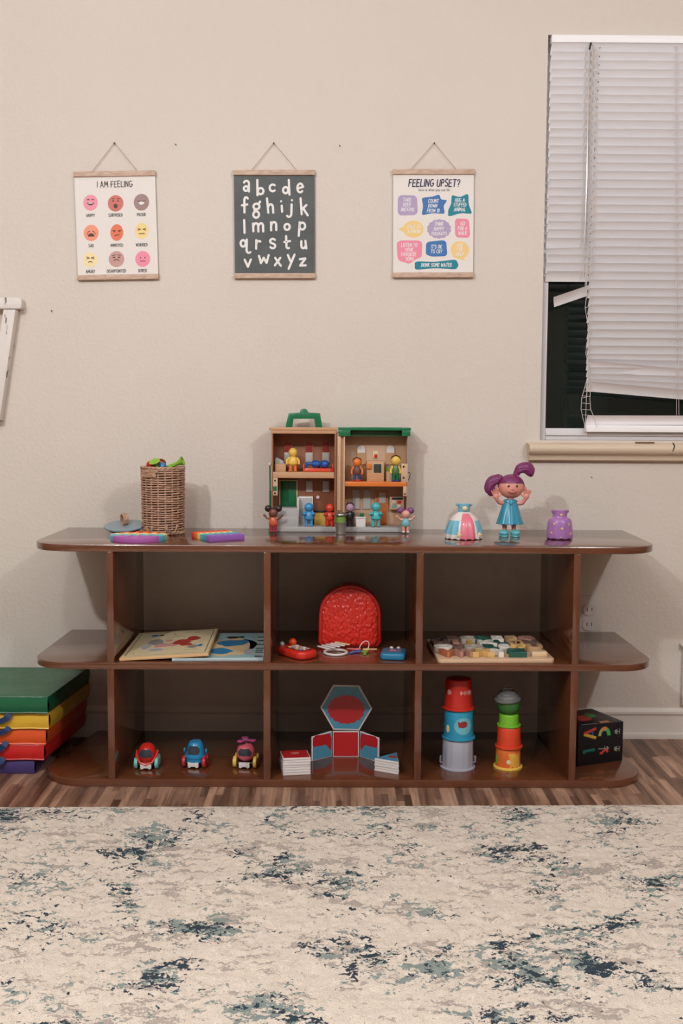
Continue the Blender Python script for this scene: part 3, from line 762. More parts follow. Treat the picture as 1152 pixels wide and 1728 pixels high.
# lid beside the basket
pl0 = at(208, 887.5, 2, Z3+.0165)
lid = thing('basket_lid', 'grey blue round basket lid with a wicker loop leaning beside the basket', 'lid', (pl0.x+.004, pl0.y, Z3), ry=0)
T = TR(0, 0, .0165, rx=.17, ry=-.03)
M_LID = mat('lid_grey_blue', (136, 152, 158), .42)
LR = .050
MB().lathe([(1e-7, -.002), (LR-.001, -.002), (LR, -.001), (LR, .002), (LR-.001, .003), (1e-7, .003)], 48, 0, T).build('disc', M_LID, lid)
MB().lathe([(1e-7, -.008), (LR*.80, -.008), (LR*.80, -.002), (1e-7, -.002)], 40, 0, T).build('plug', M_WDARK, lid)
m = MB()
for k, off in enumerate((-.005, -.0025, 0, .0025, .005)):
    pth = [(off, .0112*math.cos(a), .003+.0138+.0135*math.sin(a)+.0004*math.sin(a*9+k)) for a in [PI*2*i/26 for i in range(26)]]
    m.tube(pth, .0017, 6, 0, True, T @ Matrix.Rotation(.55, 4, 'Z'))
m.build('wicker_loop', M_WICK, lid)

# ------------------------------------------------------------------ pop toys
RB = [(146, 92, 168), (60, 150, 184), (92, 178, 172), (240, 206, 130), (236, 120, 50), (222, 48, 34)]
def bubbles(m, R, n, z, inside):
    st = 2*R/n
    for i in range(n):
        for j in range(n):
            x = -R+st*(i+.5); y = -R+st*(j+.5)
            if inside(x, y): m.ell((x, y, z), (st*.36, st*.36, st*.10), 0, 12, 6)
pc = at(226, 916.5, 2, Z3) + Vector((0, .060, 0))
o = thing('pop_toy', 'round rainbow bubble popping toy in front of the basket', 'toy', (pc.x, pc.y, Z3))
R = .0625
oct_ = [(R*math.cos(a)*1.03, R*.96*math.sin(a)) for a in [2*PI*(k+.5)/32 for k in range(32)]]
cols = [(172, 92, 160), (172, 92, 160), (84, 168, 190), (104, 184, 180), (240, 214, 150), (240, 206, 130), (238, 140, 60), (222, 54, 38), (222, 48, 34)]
m = MB(); m.prism(oct_, 0, .0135, bev=.0012); bubbles(m, R, 6, .0135, lambda x, y: x*x+y*y < (R*.86)**2)
m.build('body', band_mat('rainbow_round', 1, -R, R, cols), o)
fl_, fr_, fm = at(311.5, 908, 2, Z3), at(412.5, 911, 2, Z3), at(353, 914.5, 2, Z3)
ux = (fr_-fm); sw = .092; ang = math.atan2(ux.y, ux.x)
o = thing('pop_toy', 'square rainbow bubble popping toy lying right of the basket', 'toy', (fm.x, fm.y, Z3), rz=ang)
L1 = ux.length; L2 = .098
m = MB(); m.prism([(0, 0), (L1, 0), (L1, L2), (0, L2)], 0, .0135, bev=.0012)
for i in range(6):
    for j in range(6): m.ell((L1*(i+.5)/6, L2*(j+.5)/6, .0135), (L1*.055, L2*.055, .002), 0, 12, 6)
m.build('body', band_mat('rainbow_square', 1, 0, L2, RB), o)

# ------------------------------------------------------------------ play house
HY = at(575, 897.5, 2, Z3).y     # front plane
HD = .070
house = thing('playhouse', 'opened tan toy apartment house with green handle and roof on the shelf', 'toy house', (at(573, 897, 1, HY).x, HY, Z3))
HX = house.location.x
def hp(X, Y, y=0.0):
    p = at(430+X/3.972, 670+Y/3.972, 1, HY+y); return (p.x-HX, p.z-Z3)
def hbox(m, X0, Y0, X1, Y1, y0, y1, mi=0, bev=.0005, ref=None):
    a = hp(X0, Y1, ref if ref is not None else y0); b = hp(X1, Y0, ref if ref is not None else y0)
    m.box((a[0], y0, max(a[1], 0)), (b[0], y1, b[1]), mi, bev)
WG = pl('window_grey', (186, 182, 176), .3); TVD = pl('screen_dark', (60, 66, 58), .2); BRED = pl('brick_red', (150, 48, 36), .5)
# left wing
lw = MB()
hbox(lw, 112, 240, 540, 905, HD-.003, HD, 0, ref=0)                    # back
hbox(lw, 112, 240, 121, 905, 0, HD-.003, 0); hbox(lw, 530, 240, 545, 905, 0, HD-.003, 0)
lw.build('left_wing', [TAND], house, 'brown left half of the opened house')
m = MB(); hbox(m, 94, 205, 555, 222, -.003, HD+.001, 0); hbox(m, 108, 222, 545, 244, -.0015, HD, 0); m.build('cornice', TAN, house)
m = MB(); hbox(m, 121, 505, 530, 542, 0, HD-.003, 0); m.build('upper_floor', TAN, house)
m = MB(); hbox(m, 118, 872, 600, 912, -.004, HD, 0, .001); hbox(m, 600, 876, 1010, 912, -.004, HD, 0, .001); m.build('base', LGREY, house)
m = MB(); hbox(m, 120, 745, 288, 872, .006, HD-.003, 0, ref=.006); hbox(m, 120, 800, 288, 872, .0, .006, 0); m.build('stoop', LGREY, house)
m = MB(); hbox(m, 160, 558, 285, 745, HD-.007, HD-.003, 1, ref=HD-.02); hbox(m, 170, 566, 276, 745, HD-.010, HD-.006, 0, ref=HD-.02); hbox(m, 222, 570, 225, 745, HD-.0107, HD-.0098, 2, ref=HD-.02)
m.build('green_door', [GREEN, CREAM, DGREEN], house)
for X in (195, 338, 450):
    m = MB(); hbox(m, X-3, 297, X+52, 442, HD-.006, HD-.003, 1, ref=HD-.02); hbox(m, X, 300, X+48, 370, HD-.0075, HD-.005, 0, ref=HD-.02); hbox(m, X+2, 374, X+46, 436, HD-.0075, HD-.005, 2, ref=HD-.02)
    m.build('house_window', [BRED, TAN, WG], house)
for X in (340, 452):
    m = MB(); hbox(m, X, 562, X+48, 642, HD-.006, HD-.003, 1, ref=HD-.02); hbox(m, X+3, 566, X+45, 638, HD-.0075, HD-.005, 0, ref=HD-.02); m.build('house_window', [WG, TAN], house)
m = MB(); hbox(m, 290, 668, 388, 862, .034, HD-.004, 0, ref=.034); hbox(m, 300, 676, 382, 850, .0325, .036, 1, ref=.034); hbox(m, 284, 672, 293, 866, .008, .036, 0); m.build('white_cupboard', [WHITE, LGREY], house)
c = hp(421, 672, HD-.01)
m = MB(); m.lathe([(1e-7, 0), (.0055, 0), (.0055, .002), (1e-7, .002)], 24, 0, TR(c[0], HD-.005, c[1]) @ RX); m.lathe([(1e-7, 0), (.0042, 0), (.0042, .0012), (1e-7, .0012)], 24, 1, TR(c[0], HD-.0065, c[1]) @ RX)
m.build('wall_clock', [BRED, WHITE], house)
m = MB(); hbox(m, 398, 768, 474, 858, .045, HD-.004, 0, ref=.045); hbox(m, 392, 762, 526, 772, .042, HD-.004, 1, ref=.045); m.build('yellow_counter', [YEL, BLK], house)
m = MB(); hbox(m, 133, 448, 206, 506, .020, .05, 0, ref=.02); hbox(m, 133, 415, 160, 450, .035, .05, 1, ref=.02); m.prism([(x, z) for x, z in [hp(140, 452, .02), hp(196, 452, .02), hp(185, 428, .02), hp(140, 405, .02)]], -.05, -.038, 1, RX); m.build('dresser', [TAN, WG], house)
m = MB(); hbox(m, 121, 540, 152, 660, .001, .012, 0); 
for Y in (560, 645):
    c = hp(134, Y); m.lathe([(1e-7, 0), (.0022, 0), (.0022, .0012), (1e-7, .0012)], 12, 1, TR(c[0], .001, c[1]) @ RX)
hbox(m, 122, 598, 146, 626, -.0012, .002, 2); m.build('wall_bracket', [TANL, BLK, GREEN], house)
# handle
m = MB(); pts = [hp(*q) for q in ((198, 216), (222, 107), (300, 103), (326, 76), (350, 103), (436, 107), (452, 217), (405, 217), (396, 146), (254, 146), (245, 216))]
pts2 = [hp(*q) for q in ((198, 216), (222, 107), (296, 103))] + [hp(*q) for q in arc(326, 103, 28, 27, 180, 360, 10)] + [hp(*q) for q in ((356, 103), (436, 107), (452, 217), (405, 217), (396, 146), (254, 146), (245, 216))]
m.prism(pts2, -.040, -.028, 0, RX, bev=.0008); m.build('handle', GREEN, house)
# lamp post
g = hp(100, 450, .02); f_ = hp(103, 735, .02)
m = MB(); m.tube([(f_[0], .02, 0.0006), (f_[0], .02, f_[1]+.04)], .0026, 8); m.tube([(f_[0], .02, f_[1]+.02), (g[0], .02, g[1]-.002)], .0017, 8); m.ell((g[0], .02, g[1]), .0048, 1); m.lathe([(.005, 0), (.005, .003), (.003, .005)], 16, 0, TR(f_[0], .02, .0005)); m.build('lamp_post', [GREEN, WHITE], house)
# hinge
m = MB(); hbox(m, 536, 240, 600, 880, .006, HD-.01, 0, .001); hbox(m, 552, 262, 576, 760, -.001, .006, 1)
for k in range(20):
    for X in (558, 575):
        c = hp(X, 400+k*15); m.box((c[0]-.0006, -.0018, c[1]-.0008), (c[0]+.0006, -.0008, c[1]+.0008), 2)
m.build('hinge', [TAN, TANL, TAND], house)
# right wing
rw = MB()
hbox(rw, 590, 255, 1024, 905, HD-.003, HD, 0, ref=0); hbox(rw, 590, 262, 604, 905, 0, HD-.003, 0); hbox(rw, 1016, 262, 1026, 905, 0, HD-.003, 0)
rw.build('right_wing', [TANL], house, 'light tan right half of the opened house')
m = MB(); hbox(m, 558, 205, 1046, 222, -.004, HD+.001, 0); hbox(m, 562, 222, 640, 262, -.004, HD, 0); hbox(m, 985, 222, 1042, 262, -.004, HD, 0); hbox(m, 640, 222, 985, 264, .02, HD, 1, ref=0); m.build('roof', [GREEN, DGREEN], house)
m = MB(); hbox(m, 604, 570, 1016, 598, 0, HD-.003, 0); m.build('upper_floor', ORA, house)
for X in (683, 879):
    m = MB(); c = hp(X+30, 372, HD-.02); q = [hp(x, y, HD-.02) for x, y in [(X, 455), (X, 352)] + arc(X+30, 352, 30, 30, 180, 360, 12) + [(X+60, 455)]]
    m.prism(q, -(HD-.003), -(HD-.0065), 1, RX)
    q = [hp(x, y, HD-.02) for x, y in [(X+4, 376), (X+4, 352)] + arc(X+30, 352, 26, 26, 180, 360, 12) + [(X+56, 376)]]
    m.prism(q, -(HD-.004), -(HD-.0075), 0, RX); m.build('arched_window', [WHITE, TAN], house)
m = MB(); hbox(m, 792, 362, 829, 412, HD-.006, HD-.003, 0, ref=HD-.02); hbox(m, 800, 385, 822, 408, HD-.0072, HD-.005, 1, ref=HD-.02); m.build('wall_picture', [CREAM, RED], house)
m = MB(); hbox(m, 750, 430, 866, 571, .026, HD-.004, 0, ref=.026); hbox(m, 790, 446, 852, 512, .0248, .028, 1, ref=.026); hbox(m, 794, 448, 848, 508, .0242, .0262, 2, ref=.026); hbox(m, 748, 445, 780, 480, .02, .03, 3, ref=.02); m.build('television_cabinet', [TAN, CREAM, TVD, ORA], house)
m = MB(); hbox(m, 880, 500, 925, 571, .03, .05, 0, ref=.03)
for k in range(7):
    c = hp(884+k*6, 500, .035); m.ell((c[0], .038, c[1]+.003), (.0016, .003, .0085), 1, 8, 6)
m.build('planter', [TANL, LIME], house)
m = MB(); hbox(m, 980, 447, 1022, 570, .0, .012, 0)
for Y in (467, 541):
    c = hp(996, Y); m.lathe([(1e-7, 0), (.0024, 0), (.0024, .0012), (1e-7, .0012)], 12, 1, TR(c[0], 0, c[1]) @ RX)
m.build('wall_bracket', [TANL, BLK], house)
m = MB(); hbox(m, 992, 598, 1018, 665, .0, .01, 0); c = hp(1004, 650); m.lathe([(1e-7, 0), (.002, 0), (.002, .0012), (1e-7, .0012)], 12, 1, TR(c[0], 0, c[1]) @ RX); m.build('wall_bracket', [TANL, BLK], house)
m = MB(); m.tube([(hp(*q)[0], .02, hp(*q)[1]) for q in ((1026, 512), (1040, 508), (1044, 520), (1040, 545), (1030, 562))], .001, 6); m.build('side_hook', BLK, house)
for X in (650, 722):
    m = MB(); hbox(m, X, 620, X+57, 756, HD-.006, HD-.003, 1, ref=HD-.02); hbox(m, X+4, 625, X+53, 752, HD-.0075, HD-.005, 0, ref=HD-.02); m.build('house_window', [WG, TANL], house)
m = MB(); hbox(m, 803, 628, 894, 866, HD-.008, HD-.003, 1, ref=HD-.02); hbox(m, 812, 636, 886, 866, HD-.010, HD-.007, 0, ref=HD-.02); hbox(m, 832, 642, 878, 712, HD-.0112, HD-.009, 2, ref=HD-.02); m.build('orange_door', [pl('door_orange', (190, 98, 44), .4), TAN, WG], house)
m = MB(); hbox(m, 905, 672, 1002, 756, HD-.02, HD-.003, 0, ref=HD-.03); hbox(m, 918, 676, 994, 688, HD-.022, HD-.019, 1, ref=HD-.03)
for i, (X, Y) in enumerate(((922, 696), (956, 696), (922, 724), (956, 724))): hbox(m, X, Y, X+24, Y+20, HD-.0212, HD-.0195, 2+i % 3, ref=HD-.03)
m.build('newsstand', [TANL, BLK, WHITE, RED, TEAL], house)
m = MB(); hbox(m, 676, 806, 741, 874, .012, .03, 0, ref=.012); hbox(m, 672, 804, 745, 812, .010, .032, 0, ref=.012)
for k in range(4):
    c = hp(706+k*7, 800, .02); m.ell((c[0], .02, c[1]), (.0016, .0016, .010), 1, 8, 6)
m.build('planter', [WHITE, GREEN], house)

# ------------------------------------------------------------------ small toy figures (plain, faceless)
def figure(label, px, py_base, H, y, body, head=None, legs=None, feet=None, hair=None, puffs=None, arms='down', z=None, rz=0, w=1.0, cat='toy figure', name='toy_figure', face=False, arm=None):
    p = at(px, py_base, 1, y)
    zz = p.z if z is None else z
    o = thing(name, label, cat, (p.x, y, zz), rz=rz)
    head = head or body; legs = legs or body; feet = feet or legs; arm = arm or head
    for s in (-1, 1):
        m = MB(); m.tube([(s*.09*H*w, 0, .02*H), (s*.085*H*w, 0, .18*H), (s*.08*H*w, 0, .34*H)], [.062*H, .066*H, .08*H], 12); m.build('leg', legs, o)
        m = MB(); m.ell((s*.095*H*w, -.05*H, .045*H), (.075*H, .12*H, .045*H), 0, 14, 8); m.build('foot', feet, o)
    m = MB(); m.lathe([(1e-7, .26*H), (.12*H*w, .27*H), (.175*H*w, .33*H), (.18*H*w, .42*H), (.15*H*w, .54*H), (.11*H*w, .62*H), (.06*H, .66*H), (1e-7, .67*H)], 20, 0, TR(s=(1, .8, 1))); m.build('torso', body, o)
    m = MB(); m.ell((0, -.01*H, .80*H), (.19*H, .17*H, .19*H), 0, 20, 12)
    m.build('head', head, o)
    for s in (-1, 1):
        if arms == 'down': q = [(s*.13*H*w, 0, .58*H), (s*.22*H*w, -.02*H, .46*H), (s*.22*H*w, -.08*H, .34*H)]
        elif arms == 'up': q = [(s*.13*H, 0, .57*H), (s*.24*H, -.02*H, .58*H), (s*.36*H, -.05*H, .70*H)]
        else: q = [(s*.13*H*w, 0, .58*H), (s*.20*H*w, -.09*H, .50*H), (s*.14*H*w, -.19*H, .54*H)]
        m = MB(); m.tube(q, [.055*H, .048*H, .04*H], 10); m.ell(q[-1], .052*H, 0, 12, 8); m.build('arm', arm, o)
    if hair:
        m = MB(); m.ell((0, .02*H, .84*H), (.195*H, .175*H, .165*H), 0, 18, 10)
        if puffs:
            for s in (-1, 1): m.ell((s*.21*H, .03*H, puffs*H), (.145*H, .12*H, .14*H), 0, 16, 10)
        m.build('hair', hair, o)
    return o
def Zf(Y, y=0): return hp(500, Y, y)[1] + Z3
zu_l = hp(300, 505)[1]+Z3; zu_r = hp(800, 570)[1]+Z3; zg = hp(400, 872)[1]+Z3
fy = HY+.022
figure('yellow toy figure with orange legs standing upstairs in the toy house', 494, 797, .060, fy+.004, YEL, legs=ORA, z=zu_l+.0002, w=1.15)
figure('small toy figure in striped top and blue trousers upstairs in the toy house', 602, 813, .060, fy, pl('knit_stripe', (108, 66, 60), .5), head=ORA, legs=NAVY, feet=RED, hair=BLK, z=zu_r+.0002)
figure('thin toy figure with yellow head and green trousers upstairs at right in house', 667, 816, .066, HY+.014, pl('green_cloth', (76, 118, 70)), head=YEL, legs=GREEN, feet=NAVY, hair=BLK, z=zu_r+.0002, w=.8)
figure('bright blue toy figure downstairs by the white cupboard in the toy house', 521, 890, .060, HY+.011, pl('sky', (62, 138, 190)), z=zg+.0002, w=1.2, arms='front')
figure('plain red toy figure downstairs by the yellow counter in the toy house', 556, 890, .058, HY+.012, pl('tomato', (206, 58, 34)), z=zg+.0002, w=1.1, arms='front', legs=pl('tomato', (206, 58, 34)))
figure('black caped toy figure with lilac head downstairs in the toy house', 590, 890, .060, HY+.014, BLK, head=pl('lilac', (176, 132, 160)), hair=BLK, z=zg+.0002, w=.95, arms='front', arm=BLK)
figure('sea green toy figure downstairs by the orange door of the toy house', 634, 890, .062, HY+.012, TEAL, z=zg+.0002, w=1.2, arms='front')
figure('brown toy girl with two dark hair buns standing left of the toy house', 461, 903, .060, HY-.022, pl('salmon', (206, 96, 62)), head=pl('cocoa', (122, 70, 48)), legs=pl('berry', (160, 46, 60)), hair=pl('dark_hair', (44, 34, 32)), puffs=.97, arms='up', z=Z3+.0003)
figure('pink toy girl with two plum hair buns standing right of the toy house', 684, 904, .058, HY-.022, pl('aqua', (120, 180, 186)), head=SKIN, legs=SKIN, feet=WHITE, hair=pl('plum_soft', (124, 70, 120)), puffs=.95, arms='up', z=Z3+.0003)
# bed with lying figure
b = hp(424, 505, .02)
bed = thing('toy_bed', 'red toy bed upstairs in the left half of the toy house', 'toy bed', (b[0]+HX, HY+.030, zu_l+.0002))
bl_ = (hp(525, 480)[0]-hp(328, 480)[0])/2
m = MB(); m.box((-bl_+.002, -.011, .003), (bl_-.002, .011, .0095), bev=.002); m.build('mattress', RED, bed)
for s, hh in ((-1, .019), (1, .020)):
    m = MB(); m.box((s*bl_-.0015, -.0125, 0), (s*bl_+.0015, .0125, hh), bev=.001); m.build('bed_end', ORED, bed)
m = MB(); m.box((-bl_+.0015, -.0122, .001), (bl_-.0015, -.0108, .007), bev=.0004); m.box((-bl_+.0015, .0108, .001), (bl_-.0015, .0122, .007), bev=.0004); m.build('bed_rail', ORED, bed)
lf = figure('blue toy figure lying on the red toy bed with one arm raised', 520, 790, .060, HY+.03, DBLUE, z=zu_l+.021, w=1.05)
lf.rotation_euler = (0, PI/2, 0)
lf.rotation_euler = (Matrix.Rotation(PI/2, 3, 'Y') @ Matrix.Rotation(PI/2, 3, 'Z')).to_euler()
lf.location = (hp(336, 430)[0]+HX, HY+.030, zu_l+.0200)
arm1 = [c for c in lf.children if c.name.startswith('arm')][0]
arm1.data = arm1.data.copy()
H = .060; mm = MB(); mm.tube([(.13*H, -.05*H, .56*H), (.15*H, -.25*H, .53*H), (.15*H, -.42*H, .52*H)], [.055*H, .05*H, .045*H], 10); mm.ell((.15*H, -.44*H, .52*H), .058*H, 0, 12, 8)
nm = mm.build('arm', DBLUE, lf); bpy.data.objects.remove(arm1); nm.name = 'arm'
# little tin bin
p = at(574.5, 902, 2, Z3)
o = thing('toy_bin', 'little silver toy bin with raised lid standing in front of the toy house', 'toy bin', (p.x, p.y+.004, Z3+.0003))
m = MB(); m.lathe([(1e-7, 0), (.0112, 0), (.0116, .0015), (.0112, .003), (.0132, .026), (.0142, .027), (.0142, .029), (.0128, .029), (.0110, .006), (1e-7, .005)], 36, wob=lambda i, q, r, z: (r*(1+.025*math.cos(q*14)) if .002 < z < .027 and r > .0108 else r, z)); m.build('can', STEEL, o)
m = MB(); m.lathe([(1e-7, .008), (.0105, .010), (.0122, .026), (.0118, .036), (.0112, .046), (1e-7, .047)], 28); m.build('filling', pl('moss', (112, 142, 58), .6), o, 'green stuffing between bin and lid')
m = MB(); m.lathe([(.0160, .0462), (.0168, .0475), (.0160, .0495), (.011, .0525), (.004, .0540), (1e-7, .0542)], 32); m.lathe([(1e-7, .0462), (.0160, .0462)], 32); m.tube([(-.004, 0, .053), (-.003, 0, .0565), (.003, 0, .0565), (.004, 0, .053)], .0011, 6); m.build('lid', STEEL, o)

# ------------------------------------------------------------------ doll and spare dresses
p = at(860, 905, 2, Z3)
DYp = p.y
def dp(px, py, y=0.0): q = at(px, py, 1, DYp+y); return Vector((q.x-p.x, y, q.z-Z3))
doll = thing('doll', 'smiling rosy doll with plum pigtails and turquoise dress, arms raised, on the shelf', 'doll', (p.x, DYp, Z3+.0003))
SK = pl('doll_skin', (222, 146, 130), .4); HA = mat('doll_hair', (120, 42, 92), .38, coat=.2, bump=(160, .0015)); DRS = pl('doll_dress', (56, 142, 168), .22); SHOE = pl('doll_shoe', (98, 184, 190), .3)
for xa, xs in ((851, 849.5), (866.5, 868.5)):
    m = MB(); a = dp(xa, 899); b = dp(xa, 878); m.tube([(a.x, 0, .006), (a.x, 0, a.z), (b.x, 0, b.z)], [.0052, .0050, .0062], 14); m.build('leg', SK, doll)
    c = dp(xs, 903); m = MB(); m.ell((c.x, -.004, .0082), (.0122, .0155, .0082), 0, 22, 12)
    m.lathe([(.0108, 0), (.0114, .001), (.0108, .003)], 22, 0, TR(c.x, -.004, 0, s=(1.05, 1.3, 1))); m.build('shoe', SHOE, doll)
cx = dp(860, 860).x; zt = dp(860, 843).z; zb_ = dp(860, 884).z
m = MB()
def hem(i, q, r, z):
    k = max(0, (zt-z)/(zt-zb_)); return r*(1+.05*k*math.cos(q*8)), z-(.0022*abs(math.cos(q*8)) if i in (0, 1, 2) else 0)
m.lathe([(.024, zb_+.003), (.0305, zb_+.001), (.0315, zb_+.002), (.0275, zb_+.014), (.0225, zb_+.032), (.0185, zb_+.046), (.0170, zt-.006), (.0155, zt-.001), (.010, zt+.001), (1e-7, zt+.002)], 64, 0, TR(cx, 0, 0, s=(1, .85, 1)), wob=hem)
m.build('dress', DRS, doll)
m = MB(); m.tube([(cx-.016, -.006, zt-.0035), (cx-.008, -.0135, zt-.006), (cx, -.0165, zt-.009), (cx+.008, -.0135, zt-.006), (cx+.016, -.006, zt-.0035)], .0012, 8); m.ell((cx, -.0165, zt-.010), .003, 0, 12, 8); m.build('collar', DRS, doll)
hc = dp(862, 822)
m = MB(); m.tube([(cx, 0, zt-.004), (cx+.001, 0, zt+.01)], [.008, .007], 12); 
HR = (.0305, .026, .0275)
m.ell(hc, HR, 0, 36, 22)
for s in (-1, 1): m.ell((hc.x+s*.0315, .001, hc.z-.004), (.006, .004, .0072), 0, 14, 8)
m.ell((hc.x, -.0262, hc.z-.0035), (.0026, .0022, .0022), 0, 12, 8)
m.build('head', SK, doll)
for s in (-1, 1):
    m = MB(); m.ell((hc.x+s*.0095, -.0243, hc.z+.0035), (.0027, .0016, .0034), 0, 14, 8); m.ell((hc.x+s*.0095-.0008, -.0257, hc.z+.0046), (.0008, .0006, .0008), 1, 8, 6); m.build('eye', [BLK, WHITE], doll)
m = MB(); m.tube([(hc.x+.0115*math.cos(math.radians(a)), -.0257+.0022*abs(math.cos(math.radians(a))), hc.z-.0075+.0055*math.sin(math.radians(a))) for a in range(200, 341, 14)], .0010, 8); m.build('mouth', pl('doll_lip', (150, 40, 50)), doll)
# hair: cap with fringe + two pigtails
m = MB()
prof = [(max(math.sin(PI*i/20), 1e-7), -math.cos(PI*i/20)) for i in range(9, 21)]
def fringe(i, q, r, z):
    if i == 0:
        fr_ = math.sin(q) < -.15
        return (r*1.0, (.40+.06*math.cos(q*9)) if fr_ else -.35)
    if i == 1: return (r, max(z, .44) if math.sin(q) < -.15 else z)
    if i == 2: return (r, max(z, .48) if math.sin(q) < -.15 else z)
    return r, z
m.lathe(prof, 48, 0, TR(hc.x, .001, hc.z+.001, s=(HR[0]*1.06, HR[1]*1.08, HR[2]*1.08)), wob=lambda i, q, r, z: ((math.sqrt(max(1e-9, 1-fringe(i, q, r, z)[1]**2)) if i < 3 else r)*(1+.012*math.cos(q*22)), fringe(i, q, r, z)[1]))
def pig(pts, rs, k=0):
    pts, rs = spline(pts, rs)
    m.tube(pts, rs, 18)
    n_ = len(pts)
    for j in range(7):
        a = 2*PI*j/7+k
        m.tube([Vector(p_)+Vector((math.cos(a)*.55*r_, math.sin(a)*.5*r_, math.sin(a+1)*.5*r_)) for p_, r_ in zip(pts, rs)], [r_*.55 for r_ in rs], 8)
pig([dp(845, 809), dp(838, 809), dp(830, 813), dp(826, 821), dp(829, 831), dp(833, 835)], [.006, .012, .0135, .0125, .008, .003])
pig([dp(870, 806), dp(872, 798), dp(878, 791), dp(887, 789), dp(894, 795), dp(897, 803)], [.005, .0085, .0125, .0125, .0105, .004], 1)
m.build('hair', HA, doll)
for px, py in ((845, 810), (870, 804)):
    c = dp(px, py); m = MB(); m.tube([(c.x+.0062*math.cos(a), .0062*math.sin(a), c.z+.002*math.cos(a)) for a in [2*PI*i/20 for i in range(20)]], .0022, 8, 0, True); m.build('hair_tie', pl('hair_tie', (214, 150, 176)), doll)
for s, el, hd in ((-1, (842, 848), (837, 841)), (1, (881, 849), (887, 841))):
    sh_ = Vector((cx+s*.0135, 0, zt-.006)); e = dp(*el, -.006); h_ = dp(*hd, -.012)
    m = MB(); m.tube([sh_, sh_.lerp(e, .5)+Vector((0, 0, -.002)), e, e.lerp(h_, .6), h_], [.0058, .0054, .0050, .0046, .0044], 12)
    d = (h_-e).normalized(); d = Vector((d.x*.4, d.y*.3, 1)).normalized(); side = Vector((1, 0, 0))
    pc_ = h_+d*.005
    m.ell(pc_, (.0072, .0040, .0072), 0, 16, 10)
    for k, (o_, L_) in enumerate(((-.0055, .0085), (-.0018, .0115), (.0020, .0112), (.0055, .009))):
        b0_ = pc_+side*o_*.9+d*.004; b1 = b0_+d*L_*.6+side*o_*.35; b2 = b0_+d*L_+side*o_*.55+Vector((0, -.0016, 0))
        m.tube([b0_, b1, b2], [.0022, .0021, .0017], 8); m.ell(b2, .0017, 0, 8, 6)
    b0_ = pc_+side*(-s)*.0055; b1 = b0_+side*(-s)*.005+d*.002; b2 = b0_+side*(-s)*.0075+d*.006
    m.tube([b0_, b1, b2], [.0026, .0023, .0018], 8); m.ell(b2, .0018, 0, 8, 6)
    m.build('arm', SK, doll)

pA = at(782, 909, 2, Z3)
o = thing('doll_dress', 'white and blue doll gown with pink front panel left of the doll', 'doll dress', (pA.x, pA.y, Z3+.0003))
K = 1/ (F/ (pA.y-CAM.y)) 
def gown(i, q):
    a = math.degrees((q+PI/2+PI) % (2*PI)-PI)
    fr_ = abs(a-8)
    if i >= 11: return 1
    if i <= 2: return 3 if fr_ < 24 else 0
    if fr_ < 24: return 3 if i < 10 else 0
    if fr_ < 30: return 0
    if i in (3, 4, 5, 6): return 1
    return 0
m = MB(); m.lathe([(.034, 0), (.0435, .0005), (.044, .004), (.0435, .012), (.042, .020), (.040, .028), (.0375, .036), (.034, .044), (.029, .050), (.0235, .0555), (.0165, .060), (.0135, .063), (.0135, .070), (.0150, .077), (.0165, .0815), (.0135, .0812), (.0115, .074), (1e-7, .072)], 64, 0, TR(0, 0, 0, s=(1, .9, 1)), fn=gown,
        wob=lambda i, q, r, z: (r*(1+(.03 if i < 6 else .012)*math.cos(q*16)), z+(.0022*abs(math.sin(q*8)) if 0 < i < 3 else 0)))
m.build('skirt', [WHITE, LBLUE, CREAM, PINK], o)
m = MB()
for a, z in ((-28, .012), (40, .012)):
    q = math.radians(a-90+8); m.ell((.044*math.cos(q), .040*math.sin(q), z), (.0042, .0030, .0042), 0, 12, 8)
    for k in range(5): m.ell((.044*math.cos(q)+.0038*math.cos(k*1.257), .041*math.sin(q), z+.0038*math.sin(k*1.257)), (.0024, .0018, .0024), 0, 8, 6)
m.ell((0, -.0155, .072), (.0065, .003, .0055), 1, 14, 8)
for s in (-1, 1): m.ell((s*.0165, 0, .080), (.003, .006, .0035), 2, 10, 8)
m.build('trim', [CREAM, CREAM, LBLUE], o)
pB = at(943.5, 909.5, 2, Z3)
o = thing('doll_dress', 'purple doll dress with yellow stars standing right of the doll', 'doll dress', (pB.x, pB.y, Z3+.0003))
LP = pl('orchid', (164, 112, 170), .3)
m = MB(); m.lathe([(.026, 0), (.0305, .0008), (.0312, .004), (.0305, .014), (.0295, .026), (.0282, .038), (.0262, .046), (.0225, .0495), (.0175, .051), (.0165, .053), (.0172, .060), (.0185, .067), (.0165, .0672), (.014, .058), (1e-7, .056)], 56, 0, TR(s=(1, .9, 1)), wob=lambda i, q, r, z: (r*(1+.018*math.cos(q*9)*(i < 6)), z+(.003*abs(math.sin(q*5)) if 0 < i < 3 else 0)))
m.build('skirt', LP, o)
m = MB()
for s in (-1, 1): m.ell((s*.0175, 0, .0655), (.0032, .006, .0042), 0, 12, 8)
m.build('shoulder_strap', LP, o)
def star(m, a, z, R, r):
    q = math.radians(a-90); pts = [((R if k % 2 == 0 else R*.45)*math.sin(k*PI/5), (R if k % 2 == 0 else R*.45)*math.cos(k*PI/5)) for k in range(10)]
    m.prism(pts, 0, .0012, 0, TR(r*math.cos(q), .9*r*math.sin(q), z, rz=math.radians(a)) @ RX, bev=.0003)
m = MB()
for a, z, R in ((-36, .037, .0042), (36, .036, .0042), (0, .026, .0048), (-48, .016, .0040), (46, .0145, .0042), (-5, .006, .0025)): star(m, a, z, R, .0300 if z < .03 else .0287)
star(m, 0, .058, .0052, .0178); m.build('star_print', pl('star_yellow', (222, 190, 130), .4), o)

